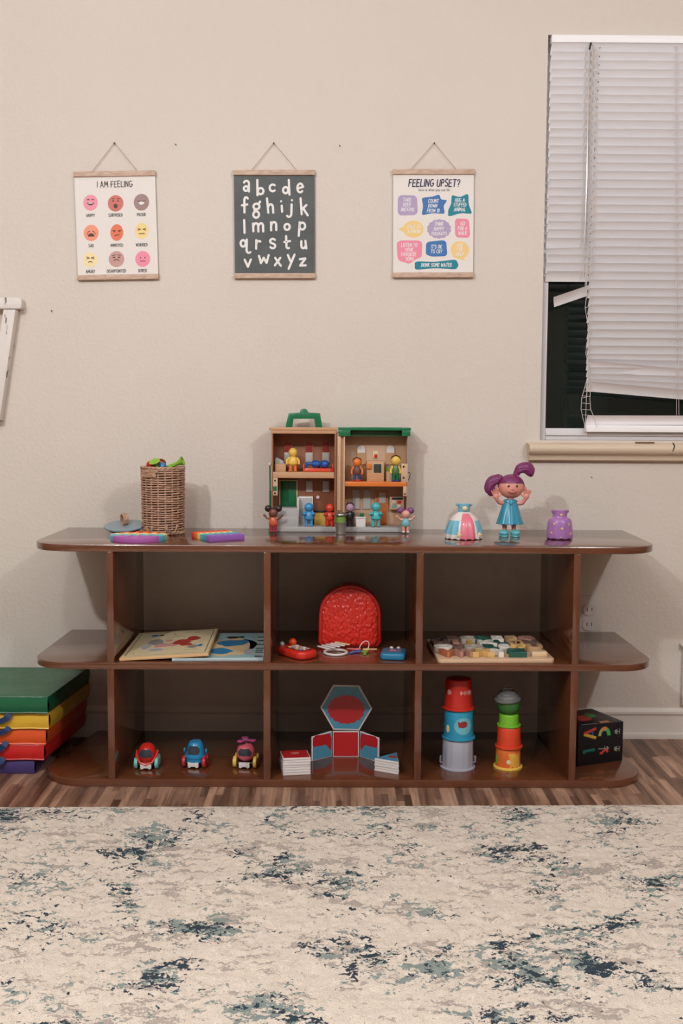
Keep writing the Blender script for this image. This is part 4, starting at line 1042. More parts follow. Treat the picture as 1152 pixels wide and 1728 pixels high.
# ------------------------------------------------------------------ upper cubbies
# picture boards (left)
M_PLY = mat('plywood', (206, 164, 116), .55, bump=(60, .0006))
def board_thing(label, FLp, FRp, BLp, z0, thick, mats, pics, ry=0.0, name='picture_board'):
    a = Vector(FLp); b = Vector(FRp); c = Vector(BLp)
    w = (b-a).length; d = (c-a).length; ang = math.atan2((b-a).y, (b-a).x)
    o = thing(name, label, 'picture board', (a.x, a.y, z0), rz=ang, ry=ry)
    sk = (c-a); u = (b-a).normalized(); v_ = Vector((-u.y, u.x, 0)); sx, sy = sk.dot(u), sk.dot(v_)
    m = MB(); m.prism([(0, 0), (w, 0), (w, sy), (0, sy)], 0, thick, bev=.0006); m.build('board', mats[0], o)
    m = MB()
    for kind, pts, mi in pics:
        q = [(x*w, y*sy) for x, y in pts]
        if kind == 's': q = smoothpoly(q, 2)
        if kind == 'l': m.tube([(x, y, 0) for x, y in q], .0011, 6, mi, False, TR(z=thick+.0001), flat=.15); continue
        m.prism(q, 0, .0002+.00006*len(m.f) % .0003, mi, TR(z=thick-.00005))
    m.build('printed_picture', mats, o, smooth=False)
    return o
SKY = mat('print_sky', (150, 178, 176), .5); PRD = mat('print_red', (178, 56, 48), .5); PBL = mat('print_blue', (44, 118, 160), .5); PGR = mat('print_grey', (170, 168, 168), .5); PPK = mat('print_pink', (208, 150, 136), .5); PBK = mat('print_black', (44, 40, 38), .5); PSAND = mat('print_sand', (216, 186, 140), .5); PYL = mat('print_cream', (222, 200, 158), .5)
R_ = lambda x0, y0, x1, y1: [(x0, y0), (x1, y0), (x1, y1), (x0, y1)]
def blob(cx, cy, rx, ry, seed, n=13):
    r = random.Random(seed); return [(cx+rx*(.75+.5*r.random())*math.cos(2*PI*k/n), cy+ry*(.75+.5*r.random())*math.sin(2*PI*k/n)) for k in range(n)]
FRb = at(444, 1115.5, 2, Z2); FLb = at(290, 1116, 2, Z2); 
FRb.x = min(FRb.x, DX[1]-.002)
BLb = FLb + (at(444, 1072, 2, Z2)-FRb)
BLb.x = FLb.x
pics = [('p', R_(.02, .03, .98, .97), 1), ('s', blob(.62, .42, .24, .36, 3), 2), ('s', blob(.78, .45, .12, .26, 11), 5), ('s', blob(.60, .56, .17, .12, 5), 3), ('s', blob(.72, .62, .08, .08, 17), 3), ('s', blob(.50, .26, .14, .11, 6), 3), ('s', blob(.60, .80, .09, .05, 8), 6), ('s', blob(.70, .82, .05, .03, 18), 2), ('s', blob(.82, .25, .06, .10, 19), 4), ('s', blob(.35, .75, .12, .10, 9), 4)]
pics += [('p', R_(.90, .05+k*.075, .99, .05+k*.075+.034), 6 if k % 2 == 0 else 4) for k in range(12)]
board_thing('pale blue edged picture board with striped right border, under the tan one', FLb, FRb, BLb, Z2+.0003, .006, [mat('board_edge_blue', (176, 190, 190), .5), SKY, PSAND, PBL, PGR, PPK, PBK], pics)
FLa = at(195.5, 1116, 2, Z2); FRa = at(352, 1109.5, 2, Z2+.0085); BLa = at(230, 1070.5, 2, Z2+.003); FLa.x = max(FLa.x, DX[0]+DT+.003)+.006; BLa.x = FLa.x+.002
pics = [('p', R_(.015, .02, .985, .98), 1)] + [('l', q, 6) for q in ([(.05, .06), (.95, .06)], [(.95, .06), (.95, .94)], [(.95, .94), (.05, .94)], [(.05, .94), (.05, .06)])]
pics += [('s', blob(.62, .50, .10, .11, 2), 2), ('s', blob(.74, .62, .09, .09, 12), 2), ('s', blob(.68, .40, .07, .06, 22), 2), ('s', blob(.30, .55, .10, .12, 4), 4), ('s', blob(.40, .40, .10, .09, 7), 5), ('s', blob(.22, .38, .06, .10, 21), 4), ('s', blob(.52, .42, .07, .08, 23), 5), ('s', blob(.36, .24, .08, .05, 24), 4), ('s', blob(.78, .30, .07, .06, 14), 4), ('s', blob(.86, .33, .03, .04, 25), 3), ('s', blob(.24, .82, .05, .04, 15), 3), ('s', blob(.32, .83, .03, .03, 26), 6), ('s', blob(.46, .58, .05, .05, 16), 5), ('l', [(.40, .66), (.55, .76), (.62, .74)], 6), ('l', [(.46, .88), (.50, .80)], 6), ('l', [(.09, .12), (.11, .19), (.14, .12)], 2), ('l', [(.18, .15), (.34, .15)], 5), ('l', [(.56, .86), (.62, .9), (.68, .86), (.78, .88)], 6), ('l', [(.70, .18), (.86, .18)], 6)]
board_thing('tan wooden picture board with red and grey print leaning on another board', (FLa.x, FLa.y, 0), (FRa.x, FRa.y, 0), (BLa.x, BLa.y, 0), Z2+.0004, .0065, [M_PLY, PYL, PRD, PBL, PGR, PPK, PBK], pics, ry=-.056)

# red case (middle)
yb_c = at(590, 1091.5, 2, Z2).y
pc = at(590, 1091, 1, yb_c)
t = NT('embossed_red_plastic')
vo = t.n('ShaderNodeTexVoronoi', feature='SMOOTH_F1'); t.l(t.coord(scale=(1, 1, .7)), vo.inputs['Vector']); vo.inputs['Scale'].default_value = 165
t.base((216, 46, 34), .27, .5); t.bump(vo.outputs['Distance'], .006, .7); M_EMB = t.m
case = thing('arched_case', 'bumpy red plastic carry case with rounded top in the middle cubby', 'toy case', (pc.x, yb_c, Z2+.0003))
kx = (yb_c-CAM.y)/F
hw = 53.3*kx; hh = 106*kx
def arch(hw, hh, ins=0.0):
    pts = [(-hw*1.0+ins, .012+ins*.3), (-hw+.008+ins, ins), (hw-.008-ins, ins), (hw-ins, .012+ins*.3), (hw*.985-ins, hh*.52)]
    pts += arc(0, hh*.52, hw*.985-ins, hh*.48-ins, 12, 168, 20) + [(-hw*.985+ins, hh*.52)]
    return pts
m = MB(); m.prism(arch(hw, hh), -.060, -.006, 0, RX, bev=.004, seg=3); m.build('case_back', pl('case_red', (196, 36, 28), .35), case)
m = MB(); m.prism(arch(hw*1.01, hh*1.005), -.008, .004, 0, RX, bev=.0035, seg=3); m.prism(arch(hw*.93, hh*.955, .002), .003, .0075, 1, TR(0, 0, hh*.02) @ RX, bev=.003, seg=3); m.build('front_cover', [pl('case_red', (196, 36, 28)), M_EMB], case)
# red phone
pr = at(501, 1100, 2, Z2+.01); a1, a2 = at(476, 1093, 2, Z2+.01), at(526, 1107, 2, Z2+.01)
ang = math.atan2(a2.y-a1.y, a2.x-a1.x)
o = thing('toy_phone', 'red toy phone with keypad lying left of the red case', 'toy phone', (pr.x, pr.y, Z2+.0003), rz=ang)
Lp, Wp = .098, .056
m = MB(); m.prism(rrect(Lp, Wp, .018), 0, .019, bev=.006, seg=3); m.build('body', pl('phone_red', (206, 44, 30), .4, bump=(220, .001)), o)
m = MB(); m.prism(rrect(.058, .034, .006), 0, .0012, 0, TR(.006, 0, .0188)); m.build('keypad_panel', pl('panel_dark', (92, 34, 40)), o)
kc = [YEL, LGREY, WHITE, pl('lav', (150, 120, 170)), CREAM, PINK]
for i in range(4):
    for j in range(3):
        m = MB(); m.prism(rrect(.0105, .008, .003), 0, .002, 0, TR(-.0140+i*.0135, -.0105+j*.0105, .0198), bev=.0006); m.build('button', kc[(i*3+j) % 6], o)
for x, y, r, mt, nm in ((-.036, .014, .0095, pl('knob_orange', (214, 72, 34)), 'knob'), (-.044, -.010, .0055, LGREY, 'knob')):
    m = MB(); m.ell((x, y, .019+r*.55), r, 0, 18, 12); m.build(nm, mt, o)
# white rings
pr = at(566, 1103, 2, Z2)
o = thing('teething_ring', 'white loop teether with flat tabs in front of the red case', 'teether', (pr.x, pr.y, Z2+.0003), rz=.05)
m = MB(); m.tube([(.026*math.cos(a), .030*math.sin(a), .003) for a in [2*PI*i/40 for i in range(40)]], .0030, 10, 0, True); m.build('ring', WHITE, o)
for k in range(5):
    m = MB(); m.prism(rrect(.040, .009, .004), 0, .0022, 0, TR(-.026+.011*k, .030+.003*k, .0068+.0018*k, rz=-.8+.05*k, ry=.05), bev=.0006); m.build('tab', WHITE if k < 4 else CREAM, o)
# keys
pr = at(606, 1103, 2, Z2)
o = thing('toy_keys', 'ring of blue green yellow and pink toy keys before the red case', 'toy keys', (pr.x, pr.y, Z2+.0003))
m = MB(); m.tube([(.012+.011*math.cos(a), .020+.008*math.sin(a), .012+.011*math.cos(a)*.5+.0105*math.sin(a)) for a in [2*PI*i/30 for i in range(30)]], .0010, 8, 0, True); m.build('key_ring', WHITE, o)
def key(x, y, rz, mt, z):
    q = arc(0, 0, .0082, .0082, 25, 335, 14) + [(.020, -.0034), (.024, -.0010), (.0255, -.0034), (.027, .0034)]
    T_ = TR(x, y, z, rz=rz, ry=.06)
    m = MB(); m.prism(q, 0, .003, 0, T_, bev=.0007); m.build('key', mt, o)
key(-.004, .010, math.radians(222), pl('key_blue', (70, 112, 180)), .0022); key(.013, .006, math.radians(268), pl('key_green', (120, 170, 64)), .0022); key(.016, .012, math.radians(20), pl('key_yellow', (220, 196, 130)), .0060); key(-.004, .014, math.radians(150), pl('key_pink', (216, 120, 120)), .0062)
# blue phone
pr = at(664, 1104, 2, Z2+.008)
o = thing('toy_phone', 'small blue toy phone with printed screen right of the keys', 'toy phone', (pr.x, pr.y, Z2+.0003), rz=-.16)
m = MB(); m.prism(rrect(.056, .068, .010), 0, .016, bev=.0045, seg=3); m.build('body', pl('phone_blue', (36, 116, 152), .4), o)
m = MB(); m.prism(rrect(.038, .040, .004), 0, .001, 0, TR(0, .004, .0157)); m.prism(smoothpoly(blob(0, -.004, .009, .008, 3), 2), 0, .0014, 1, TR(0, .004, .0157)); m.build('screen', [pl('screen_lilac', (104, 104, 128)), PINK], o)
for s in (-1, 1):
    m = MB(); m.ell((s*.008, .028, .0165), (.0045, .004, .0035), 0, 12, 8); m.build('button', WHITE, o)

# alphabet puzzle (right)
zt_ = Z2+.0095
A_, B_, C_, D_ = at(739, 1112.5, 2, zt_), at(936, 1112, 2, zt_), at(906, 1078, 2, zt_), at(724, 1078, 2, zt_)
u = (B_-A_); wP = u.length; ang = math.atan2(u.y, u.x); dP = .5*((C_-B_).length+(D_-A_).length)
dP = min((C_.y+D_.y-A_.y-B_.y)/2, .3)
puz = thing('puzzle_board', 'pale wooden alphabet puzzle board in the right upper cubby', 'puzzle', (A_.x, A_.y, Z2+.0003), rz=ang)
m = MB(); q = [(x+wP/2, y+dP/2) for x, y in rrect(wP, dP, .010)]; m.prism(q, 0, .009, bev=.0012); m.build('board', mat('puzzle_wood', (206, 170, 138), .5, bump=(50, .0008)), puz)
WC = {'white': mat('block_white', (226, 214, 202), .5), 'cream': mat('block_cream', (214, 184, 146), .5), 'green': mat('block_green', (36, 84, 70), .5), 'terra': mat('block_terracotta', (186, 108, 74), .5), 'grey': mat('block_grey', (176, 164, 150), .5),
      'taupe': mat('block_taupe', (112, 84, 74), .5), 'tan': mat('block_tan', (192, 152, 108), .5), 'yellow': mat('block_yellow', (208, 168, 104), .5), 'rose': mat('block_rose', (172, 126, 108), .5), 'dark': mat('block_dark', (62, 46, 40), .5)}
ROWS = [('ABCDEFG', ('dark', 'taupe', 'grey', 'green', 'white', 'tan', 'rose')), ('HIJKLMN', ('taupe', 'rose', 'yellow', 'white', 'green', 'tan', 'taupe')), ('OPQRSTU', ('white', 'taupe', 'grey', 'green', 'white', 'yellow', 'tan')), ('VWXYZ', ('terra', 'rose', 'yellow', 'white', 'green'))]
cwords = {'white': 'white', 'cream': 'cream', 'green': 'dark green', 'terra': 'terracotta', 'grey': 'pale grey', 'taupe': 'taupe', 'tan': 'tan', 'yellow': 'mustard', 'rose': 'dusty rose', 'dark': 'dark brown'}
yr = [.80, .585, .37, .15]
M3 = puz.matrix_basis.copy()
for r_, (row, cl) in enumerate(ROWS):
    for k, ch in enumerate(row):
        fx = (.085+.135*k) if r_ < 3 else (.10+.15*k)
        m = MB(); m.text(ch, .052 if ch not in 'MW' else .046, TR(0, 0, .0), 0, off=.0022, ext=.0055, bev=.0008)
        o = m.build('puzzle_letter', WC[cl[k]], sharp=40)
        L_ = TR(A_.x, A_.y, Z2+.0003, rz=ang) @ Vector((fx*wP, yr[r_]*dP, .009+.0066))
        tag(o, f'{cwords[cl[k]]} wooden letter {ch} on the alphabet puzzle board', 'puzzle letter', 'wooden letters on the puzzle board', loc=L_, rz=ang+random.uniform(-.08, .08))
        if ch == 'I':
            o.scale = (1.3, 1, 1)
L_ = TR(A_.x, A_.y, Z2+.0003, rz=ang) @ Vector((.885*wP, .13*dP, .0092))
o = MB().box((-.017, -.010, 0), (.017, .010, .012), bev=.0015).build('puzzle_block', WC['cream']); tag(o, 'plain cream wooden block at the front right of the puzzle board', 'puzzle block', loc=L_, rz=ang)

# ------------------------------------------------------------------ lower cubbies: toy cars
def car(label, px, py, bodym, wheelm, kind):
    p_ = at(px, py, 2, Z1)
    o = thing('toy_car', label, 'toy car', (p_.x, p_.y+.028, Z1+.0003), rz={'red': .02, 'blue': -.12, 'pink': -.10}[kind])
    w, l = .042, .056
    body = [(-.021, .010), (.021, .010), (.021, .018)]
    m = MB()
    if kind == 'blue':
        m.lathe([(1e-7, .009), (.0185, .0095), (.0225, .013), (.0232, .020), (.0215, .032), (.0190, .044), (.0165, .054), (.0125, .0585), (1e-7, .060)], 36, 0, TR(s=(.98, 1.15, 1)))
        m.lathe([(.0215, .022), (.0245, .0225), (.0248, .027), (.0215, .028)], 36, 0, TR(s=(.98, 1.15, 1)))
    elif kind == 'red':
        m.lathe([(1e-7, .010), (.012, .0105), (.019, .016), (.0225, .026), (.0225, .036), (.0195, .047), (.013, .054), (.006, .057), (1e-7, .0575)], 36, 0, TR(s=(.92, 1.1, 1)))
    else:
        m.lathe([(1e-7, .012), (.010, .013), (.018, .019), (.0225, .028), (.0225, .036), (.0195, .046), (.013, .0525), (1e-7, .055)], 36, 0, TR(s=(.98, 1.05, 1)))
    m.build('body', bodym, o)
    # windscreen following the front of the shell
    PR = {'blue': ([(.0232, .020), (.0215, .032), (.0190, .044), (.0165, .054)], .98, 1.15, .033, .052), 'red': ([(.0225, .026), (.0225, .036), (.0195, .047), (.013, .054)], .92, 1.1, .029, .0475), 'pink': ([(.0225, .028), (.0225, .036), (.0195, .046), (.013, .0525)], .98, 1.05, .030, .046)}[kind]
    m = MB(); pts = []
    for iz in range(9):
        z = PR[3]+(PR[4]-PR[3])*iz/8; pr_ = PR[0]
        for (ra, za), (rb_, zb2) in zip(pr_, pr_[1:]):
            if za <= z <= zb2: rr = ra+(rb_-ra)*(z-za)/(zb2-za)
        for ia in range(13):
            half = 46*(1-.35*abs(iz-4)/4*(1 if iz > 4 else .6))
            a = math.radians(-90-half+2*half*ia/12); pts.append(((rr*PR[1]+.0006)*math.cos(a), (rr*PR[2]+.0006)*math.sin(a), z))
    m.add(pts, [(i*13+j, i*13+j+1, (i+1)*13+j+1, (i+1)*13+j) for i in range(8) for j in range(12)]); m.build('windscreen', pl('tinted_glass', (54, 60, 70), .12), o)
    if kind == 'red':
        m = MB(); m.tube([(-.0235, .004, .038), (-.0225, -.012, .030), (-.014, -.024, .018), (0, -.0275, .0135), (.014, -.024, .018), (.0225, -.012, .030), (.0235, .004, .038)], .0026, 8); m.build('bumper_rim', pl('rim_red', (206, 58, 44)), o)
    m = MB(); m.prism([(-.0125, .0145), (.0125, .0145), (.0125, .004), (.008, .002), (.004, .005), (-.004, .005), (-.008, .002), (-.0125, .004)], .018, .027, 0, RX, bev=.001); m.build('front_grille', WHITE, o)
    m = MB(); m.box((-.014, -.020, .003), (.014, .022, .0105), bev=.002); m.tube([(-.021, -.012, .011), (.021, -.012, .011)], .003, 8); m.tube([(-.021, .014, .011), (.021, .014, .011)], .003, 8); m.build('chassis', BLK, o)
    for sx in (-1, 1):
        for sy, R_w in ((-.012, .0135), (.014, .0135)):
            m = MB(); m.lathe([(1e-7, -.0045), (R_w*.55, -.0045), (R_w*.92, -.0038), (R_w, -.0015), (R_w, .0015), (R_w*.92, .0038), (R_w*.55, .0045), (1e-7, .0045)], 28, 0, TR(sx*.0235, sy, R_w, ry=PI/2)); m.build('wheel', wheelm, o)
    if kind == 'blue':
        for s in (-1, 1):
            m = MB(); m.ell((s*.0255, -.002, .036), (.0028, .005, .0065), 0, 12, 8); m.build('side_mirror', bodym, o)
    if kind == 'pink':
        m = MB(); m.lathe([(.0022, .054), (.0022, .060), (.0045, .0605), (.0045, .0635), (1e-7, .0645)], 16); m.build('rotor_hub', pl('hub_grey', (150, 150, 170)), o)
        for k in range(3):
            a = math.radians(-10+120*k); m = MB(); m.prism(smoothpoly([(0, -.003), (.012, -.0085), (.024, -.0075), (.0245, .0065), (.012, .0085), (0, .003)], 2), .0608, .0632, 0, TR(rz=a), bev=.0006); m.build('rotor_blade', MAG, o)
    return o
car('red rounded toy car with teal wheels, leftmost in the lower left cubby', 245, 1301, pl('car_red', (196, 40, 32), .25), pl('wheel_teal', (112, 180, 170)), 'red')
car('blue toy car with red wheels, middle of three in the lower left cubby', 327.5, 1298.5, pl('car_blue', (42, 130, 172), .25), pl('wheel_red', (176, 44, 52)), 'blue')
car('pink toy car with magenta rotor and yellow wheels beside the other cars', 413.5, 1299, pl('car_pink', (206, 96, 108), .25), pl('wheel_yellow', (222, 182, 80)), 'pink')

# ------------------------------------------------------------------ magnetic tiles
TBLUE = pl('tile_blue', (78, 142, 168), .3); TRED = pl('tile_red', (184, 34, 38), .3); TWHITE = pl('tile_edge', (222, 212, 208), .4)
yq = at(583, 1277, 2, Z1).y
def tp(px, py, y=None): q = at(px, py, 1, yq if y is None else y); return q
def tile(label, corners, face, name, extra=None, grp='picture magnet tiles set upright in the middle cubby'):
    "corners: world points in order, flat panel of 6 mm"
    o0 = Vector(corners[0]); cs = [Vector(c)-o0 for c in corners]
    u = (cs[1]-cs[0]).normalized(); nrm = (cs[1]-cs[0]).cross(cs[2]-cs[0]).normalized(); v_ = nrm.cross(u)
    M_ = Matrix((u, v_, nrm)).transposed().to_4x4()
    o = thing(name, label, 'magnet tile', o0, group=grp)
    p2 = [(c.dot(u), c.dot(v_)) for c in cs]
    cx_ = sum(a for a, _ in p2)/len(p2); cy_ = sum(b for _, b in p2)/len(p2)
    m = MB(); m.prism(p2, -.0025, .0025, 0, M_, bev=.0008); m.build('edge_frame', TWHITE, o)
    ins = lambda f: [(cx_+(a-cx_)*f, cy_+(b-cy_)*f) for a, b in p2]
    m = MB(); m.prism(ins(.93), .0020, .0028, 0, M_); m.prism(ins(.93), -.0028, -.0020, 0, M_)
    if extra: extra(m, M_, (cx_, cy_), p2)
    m.build('face_panel', [face, TRED], o, smooth=False); return o
HX_ = [(562, 1232), (606, 1233), (628, 1196), (606, 1157), (562, 1156), (540, 1194)]
def bl1(m, M_, c, p2): m.prism([(c[0]+(.0435+.0012*math.cos(q*17))*math.cos(q), c[1]-.004+(.0345+.0012*math.cos(q*17))*math.sin(q)) for q in [2*PI*k/120 for k in range(120)]], .0026, .0031, 1, M_)
lift = Vector((0, 0, .0012))
tile('blue hexagon magnet tile with a red patch standing on top of the red square', [tp(*q)+lift for q in HX_], TBLUE, 'hexagon_tile', bl1)
sq = [tp(561, 1277), tp(605.5, 1277), tp(605.5, 1233.4), tp(561, 1233.4)]
tile('plain red square magnet tile standing under the hexagon', [Vector((q.x, q.y, max(q.z, Z1+.0003))) for q in sq], TRED, 'square_tile')
def bl2(m, M_, c, p2):
    w = max(a for a, _ in p2); h = max(b for _, b in p2)
    m.prism(smoothpoly([(x*w, y*h) for x, y in ((.02, .52), (.02, 1.0) if False else (.03, .97), (.5, .95), (.97, .93), (.97, .25), (.85, .35), (.7, .55), (.45, .52), (.2, .55))], 1), .0026, .0031, 1, M_)
def bl3(m, M_, c, p2):
    w = max(a for a, _ in p2); h = max(b for _, b in p2)
    m.prism(smoothpoly([((1-x)*w, y*h) for x, y in ((.03, .52), (.03, .97), (.5, .95), (.97, .93), (.97, .25), (.85, .35), (.7, .55), (.45, .52), (.2, .55))][::-1], 1), .0026, .0031, 1, M_)
lb = at(525.5, 1284.5, 2, Z1); rb = at(639, 1286.5, 2, Z1)
ht = sq[3].z-Z1
def up(p_, h): return Vector((p_.x, p_.y, p_.z+h))
g_ = Vector((.0032, 0, 0)); e3 = Vector((0, 0, .0003))
L0 = Vector((sq[0].x, sq[0].y, Z1))-g_; R0 = Vector((sq[1].x, sq[1].y, Z1))+g_
tile('blue and red side tile angled forward on the left of the red square', [lb+e3, L0+e3, up(L0, ht), up(lb, ht-.004)], TBLUE, 'side_tile', bl2)
tile('blue and red side tile angled forward on the right of the red square', [R0+e3, rb+e3, up(rb, ht-.004), up(R0, ht)], TBLUE, 'side_tile', bl3)
# stacks
def stack(label_fn, n, h, p2d, loc, rz, face, grp, name, dec=None):
    for k in range(n):
        o = thing(name, label_fn(k), 'magnet tile', (loc[0]+random.uniform(-.0006, .0006), loc[1]+random.uniform(-.0006, .0006), Z1+.0003+k*h), rz=rz+random.uniform(-.015, .015), group=grp)
        m = MB(); m.prism(p2d, 0, h-.00035, 0, bev=.0008); m.build('edge_frame', TWHITE, o)
        if k == n-1:
            cx_ = sum(a for a, _ in p2d)/len(p2d); cy_ = sum(b for _, b in p2d)/len(p2d)
            m = MB(); m.prism([(cx_+(a-cx_)*.94, cy_+(b-cy_)*.94) for a, b in p2d], h-.0006, h-.0001, 0)
            m.prism(smoothpoly(blob(cx_+(.0 if dec == 'r' else .004), cy_+.006, .012 if dec == 'b' else .010, .007, 5), 2), h-.0004, h+.0001, 1)
            m.build('face_panel', face, o, smooth=False)
fl = at(477.5, 1309.5, 2, Z1); fr2 = at(524, 1307.5, 2, Z1)
wS = (fr2-fl).length; rz = math.atan2(fr2.y-fl.y, fr2.x-fl.x)
posn = ['bottom', 'second from the bottom', 'third from the bottom', 'fourth from the bottom', 'third from the top', 'second from the top', 'topmost']
stack(lambda k: f'square white edged magnet tile, {posn[k]} of the left stack' + (', red face' if k == 6 else ''), 7, .0058, [(0, 0), (wS, 0), (wS-.001, .058), (-.002, .058)], (fl.x, fl.y), rz, [TRED, pl('patch_pale', (206, 120, 108))], 'stack of square magnet tiles at left', 'square_tile', 'r')
fl = at(631.7, 1301, 2, Z1); fr2 = at(672.3, 1308, 2, Z1); bk = at(669, 1291, 2, Z1)
h5 = .0060
ang = math.atan2(fr2.y-fl.y, fr2.x-fl.x); wT = (fr2-fl).length
Mi = Matrix.Rotation(-ang, 3, 'Z'); tb = at(668.5, 1269, 2, Z1+h5*5); b2 = Mi @ (tb-fl)
posn5 = ['bottom', 'second from the bottom', 'middle', 'second from the top', 'topmost']
stack(lambda k: f'triangular white edged magnet tile, {posn5[k]} of the right stack' + (', blue face' if k == 4 else ''), 5, h5, [(0, 0), (wT, 0), (b2.x, b2.y)], (fl.x, fl.y), ang, [TBLUE, TRED], 'stack of triangular magnet tiles at right', 'triangle_tile', 'b')

# ------------------------------------------------------------------ stacking cups
def cup(name, label, loc, rb_, rt, h, mt, rim=True, wob=None, decor=None, parts=None):
    o = thing(name, label, 'stacking cup', loc, group='stacking cups in the lower right cubby')
    m = MB(); pr_ = [(rb_*.93, 0), (rb_+.004, 0), (rb_+.0045, .002), (rb_+.004, .004), (rb_, .0048), (rb_-(rb_-rt)*.5, h*.5), (rt, h-.004), (rt-.0015, h-.0012), (rt-.005, h), (1e-7, h-.0002)]
    m.lathe(pr_, 48, 0, wob=wob); m.build('cup_body', mt, o)
    if decor: decor(o, rb_, rt, h)
    return o
def wrap(pts, R0, R1, h, a0, z0, sc=1.0):
    out = []
    for x, y in pts:
        z = z0+y*sc; r = R0+(R1-R0)*z/h+.0004; a = math.radians(a0)-PI/2+x*sc/r; out.append((r*math.cos(a), r*math.sin(a), z))
    return out
def decal(m, pts, R0, R1, h, a0, z0, mi, sc=1.0):
    # fan of small quads that follows the curved wall
    n_ = len(pts); cx_ = sum(p[0] for p in pts)/n_; cy_ = sum(p[1] for p in pts)/n_
    rings = [[(cx_+(x-cx_)*f, cy_+(y-cy_)*f) for x, y in pts] for f in (1, .66, .33)]
    vs = []
    for R in rings: vs += wrap(R, R0, R1, h, a0, z0, sc)
    vs += wrap([(cx_, cy_)], R0, R1, h, a0, z0, sc)
    fs = []
    for k in range(2):
        for i in range(n_): fs.append((k*n_+i, k*n_+(i+1) % n_, (k+1)*n_+(i+1) % n_, (k+1)*n_+i))
    for i in range(n_): fs.append((2*n_+i, 2*n_+(i+1) % n_, 3*n_))
    m.add(vs, fs, mi)
p = at(771.5, 1294, 2, Z1)
kx = (p.y-CAM.y)/F
def ridges(i, q, r, z): return (r*(1+.022*math.cos(q*13)) if 4 <= i <= 6 else r, z)
def can_dec(o, a, b, h):
    for s in (-1, 1):
        m = MB(); m.tube([(s*(a-.001), -.004, .012), (s*(a+.004), -.004, .013), (s*(a+.0035), -.004, .026), (s*(b+.003), -.004, .027)], .0022, 8); m.build('side_handle', GREY, o)
CUPG = pl('cup_grey', (166, 164, 172), .45)
c1_ = cup('stacking_cup', 'grey ribbed cup at the bottom of the left tower', (p.x, p.y, Z1+.0003), .0365, .0345, .0705, CUPG, wob=ridges, decor=can_dec)
def fish_dec(o, a, b, h):
    m = MB(); decal(m, smoothpoly(arc(.003, 0, .022, .020, 0, 340, 14)+[(.026, .004)], 1), a, b, h, 8, .034, 0)
    decal(m, [(-.012, -.006), (-.002, -.008), (.006, -.006), (.010, .002), (.004, .008), (-.004, .007), (-.010, .004), (-.014, .008)], a+.0004, b+.0004, h, 14, .038, 1)
    decal(m, arc(0, 0, .005, .009, 0, 340, 12), a+.0003, b+.0003, h, -52, .026, 2)
    m.build('print', [pl('cup_aqua', (104, 178, 188)), pl('cup_maroon', (140, 40, 44)), CREAM], o)
c2o = cup('stacking_cup', 'blue cup printed with a red shape in the middle of the left tower', (p.x+.0012, p.y, Z1+.0708), .0345, .0322, .069, pl('cup_blue', (44, 142, 172), .35), decor=fish_dec)
def bone_dec(o, a, b, h):
    m = MB()
    decal(m, [(-.013, .006), (-.008, .001), (-.008, -.001), (-.013, -.006), (-.0145, 0)], a+.0003, b+.0003, h, 26, .042, 0)
    decal(m, [(-.009, .0009), (.008, .0009), (.008, -.0009), (-.009, -.0009)], a+.0003, b+.0003, h, 26, .042, 0)
    for k in range(4): decal(m, [(-.005+k*.0035, .005), (-.0038+k*.0035, .005), (-.0038+k*.0035, -.005), (-.005+k*.0035, -.005)], a+.0003, b+.0003, h, 26, .042, 0)
    decal(m, arc(.0115, 0, .0045, .0055, 0, 330, 10), a+.0003, b+.0003, h, 26, .042, 0)
    decal(m, arc(0, 0, .006, .006, 0, 330, 10), a+.0003, b+.0003, h, -48, .042, 0)
    m.build('print', [pl('cup_bone', (206, 150, 138))], o)
cup('stacking_cup', 'red cup with fish bone print on top of the left tower', (p.x, p.y, Z1+.1400), .0328, .0300, .0705, pl('cup_red', (190, 42, 32), .3), decor=bone_dec)
p = at(856.5, 1294, 2, Z1)
def sun_dec(o, a, b, h):
    m = MB(); decal(m, [(-.007, -.0165), (.006, -.0170), (.021, -.0165), (.021, 0), (.020, .0165), (.004, .0175), (-.010, .0165), (-.0065, .003)], a+.0003, b+.0003, h, 12, .022, 0)
    decal(m, arc(0, 0, .0052, .0052, 0, 340, 14), a+.0006, b+.0006, h, -6, .020, 1)
    decal(m, smoothpoly(blob(0, 0, .006, .012, 3), 1), a+.0004, b+.0004, h, -68, .022, 2)
    m.build('print', [pl('cup_gold', (226, 168, 70)), CREAM, LIME], o)
YRIM = pl('cup_rim_yellow', (236, 196, 84), .35)
o = cup('stacking_cup', 'orange cup with yellow base and white dot, bottom of the right tower', (p.x, p.y, Z1+.0003), .0292, .0280, .0485, pl('cup_orange', (216, 104, 44), .35), decor=sun_dec)
m = MB(); m.lathe([(.0285, 0), (.0335, .0), (.0342, .0022), (.0335, .0046), (.0294, .0052), (.0290, .004)], 48); m.build('base_rim', YRIM, o)
cup('stacking_cup', 'orange red cup in the middle of the right tower', (p.x+.0012, p.y, Z1+.0488), .0278, .0262, .0495, pl('cup_coral', (214, 66, 36), .35))
o = cup('stacking_cup', 'short bright green cup under the dark green dome of the right tower', (p.x+.0004, p.y, Z1+.0986), .0232, .0222, .0290, pl('cup_green', (116, 178, 46), .22))
m = MB(); m.lathe([(.0225, -.0002), (.0240, 0), (.0240, .0026), (.0225, .0028)], 40); m.build('base_ring', DRED, o)
o = thing('stacking_cup', 'dark green dome topped by a grey lid hat on the right tower', 'stacking cup', (p.x-.0004, p.y, Z1+.1278), group='stacking cups in the lower right cubby')
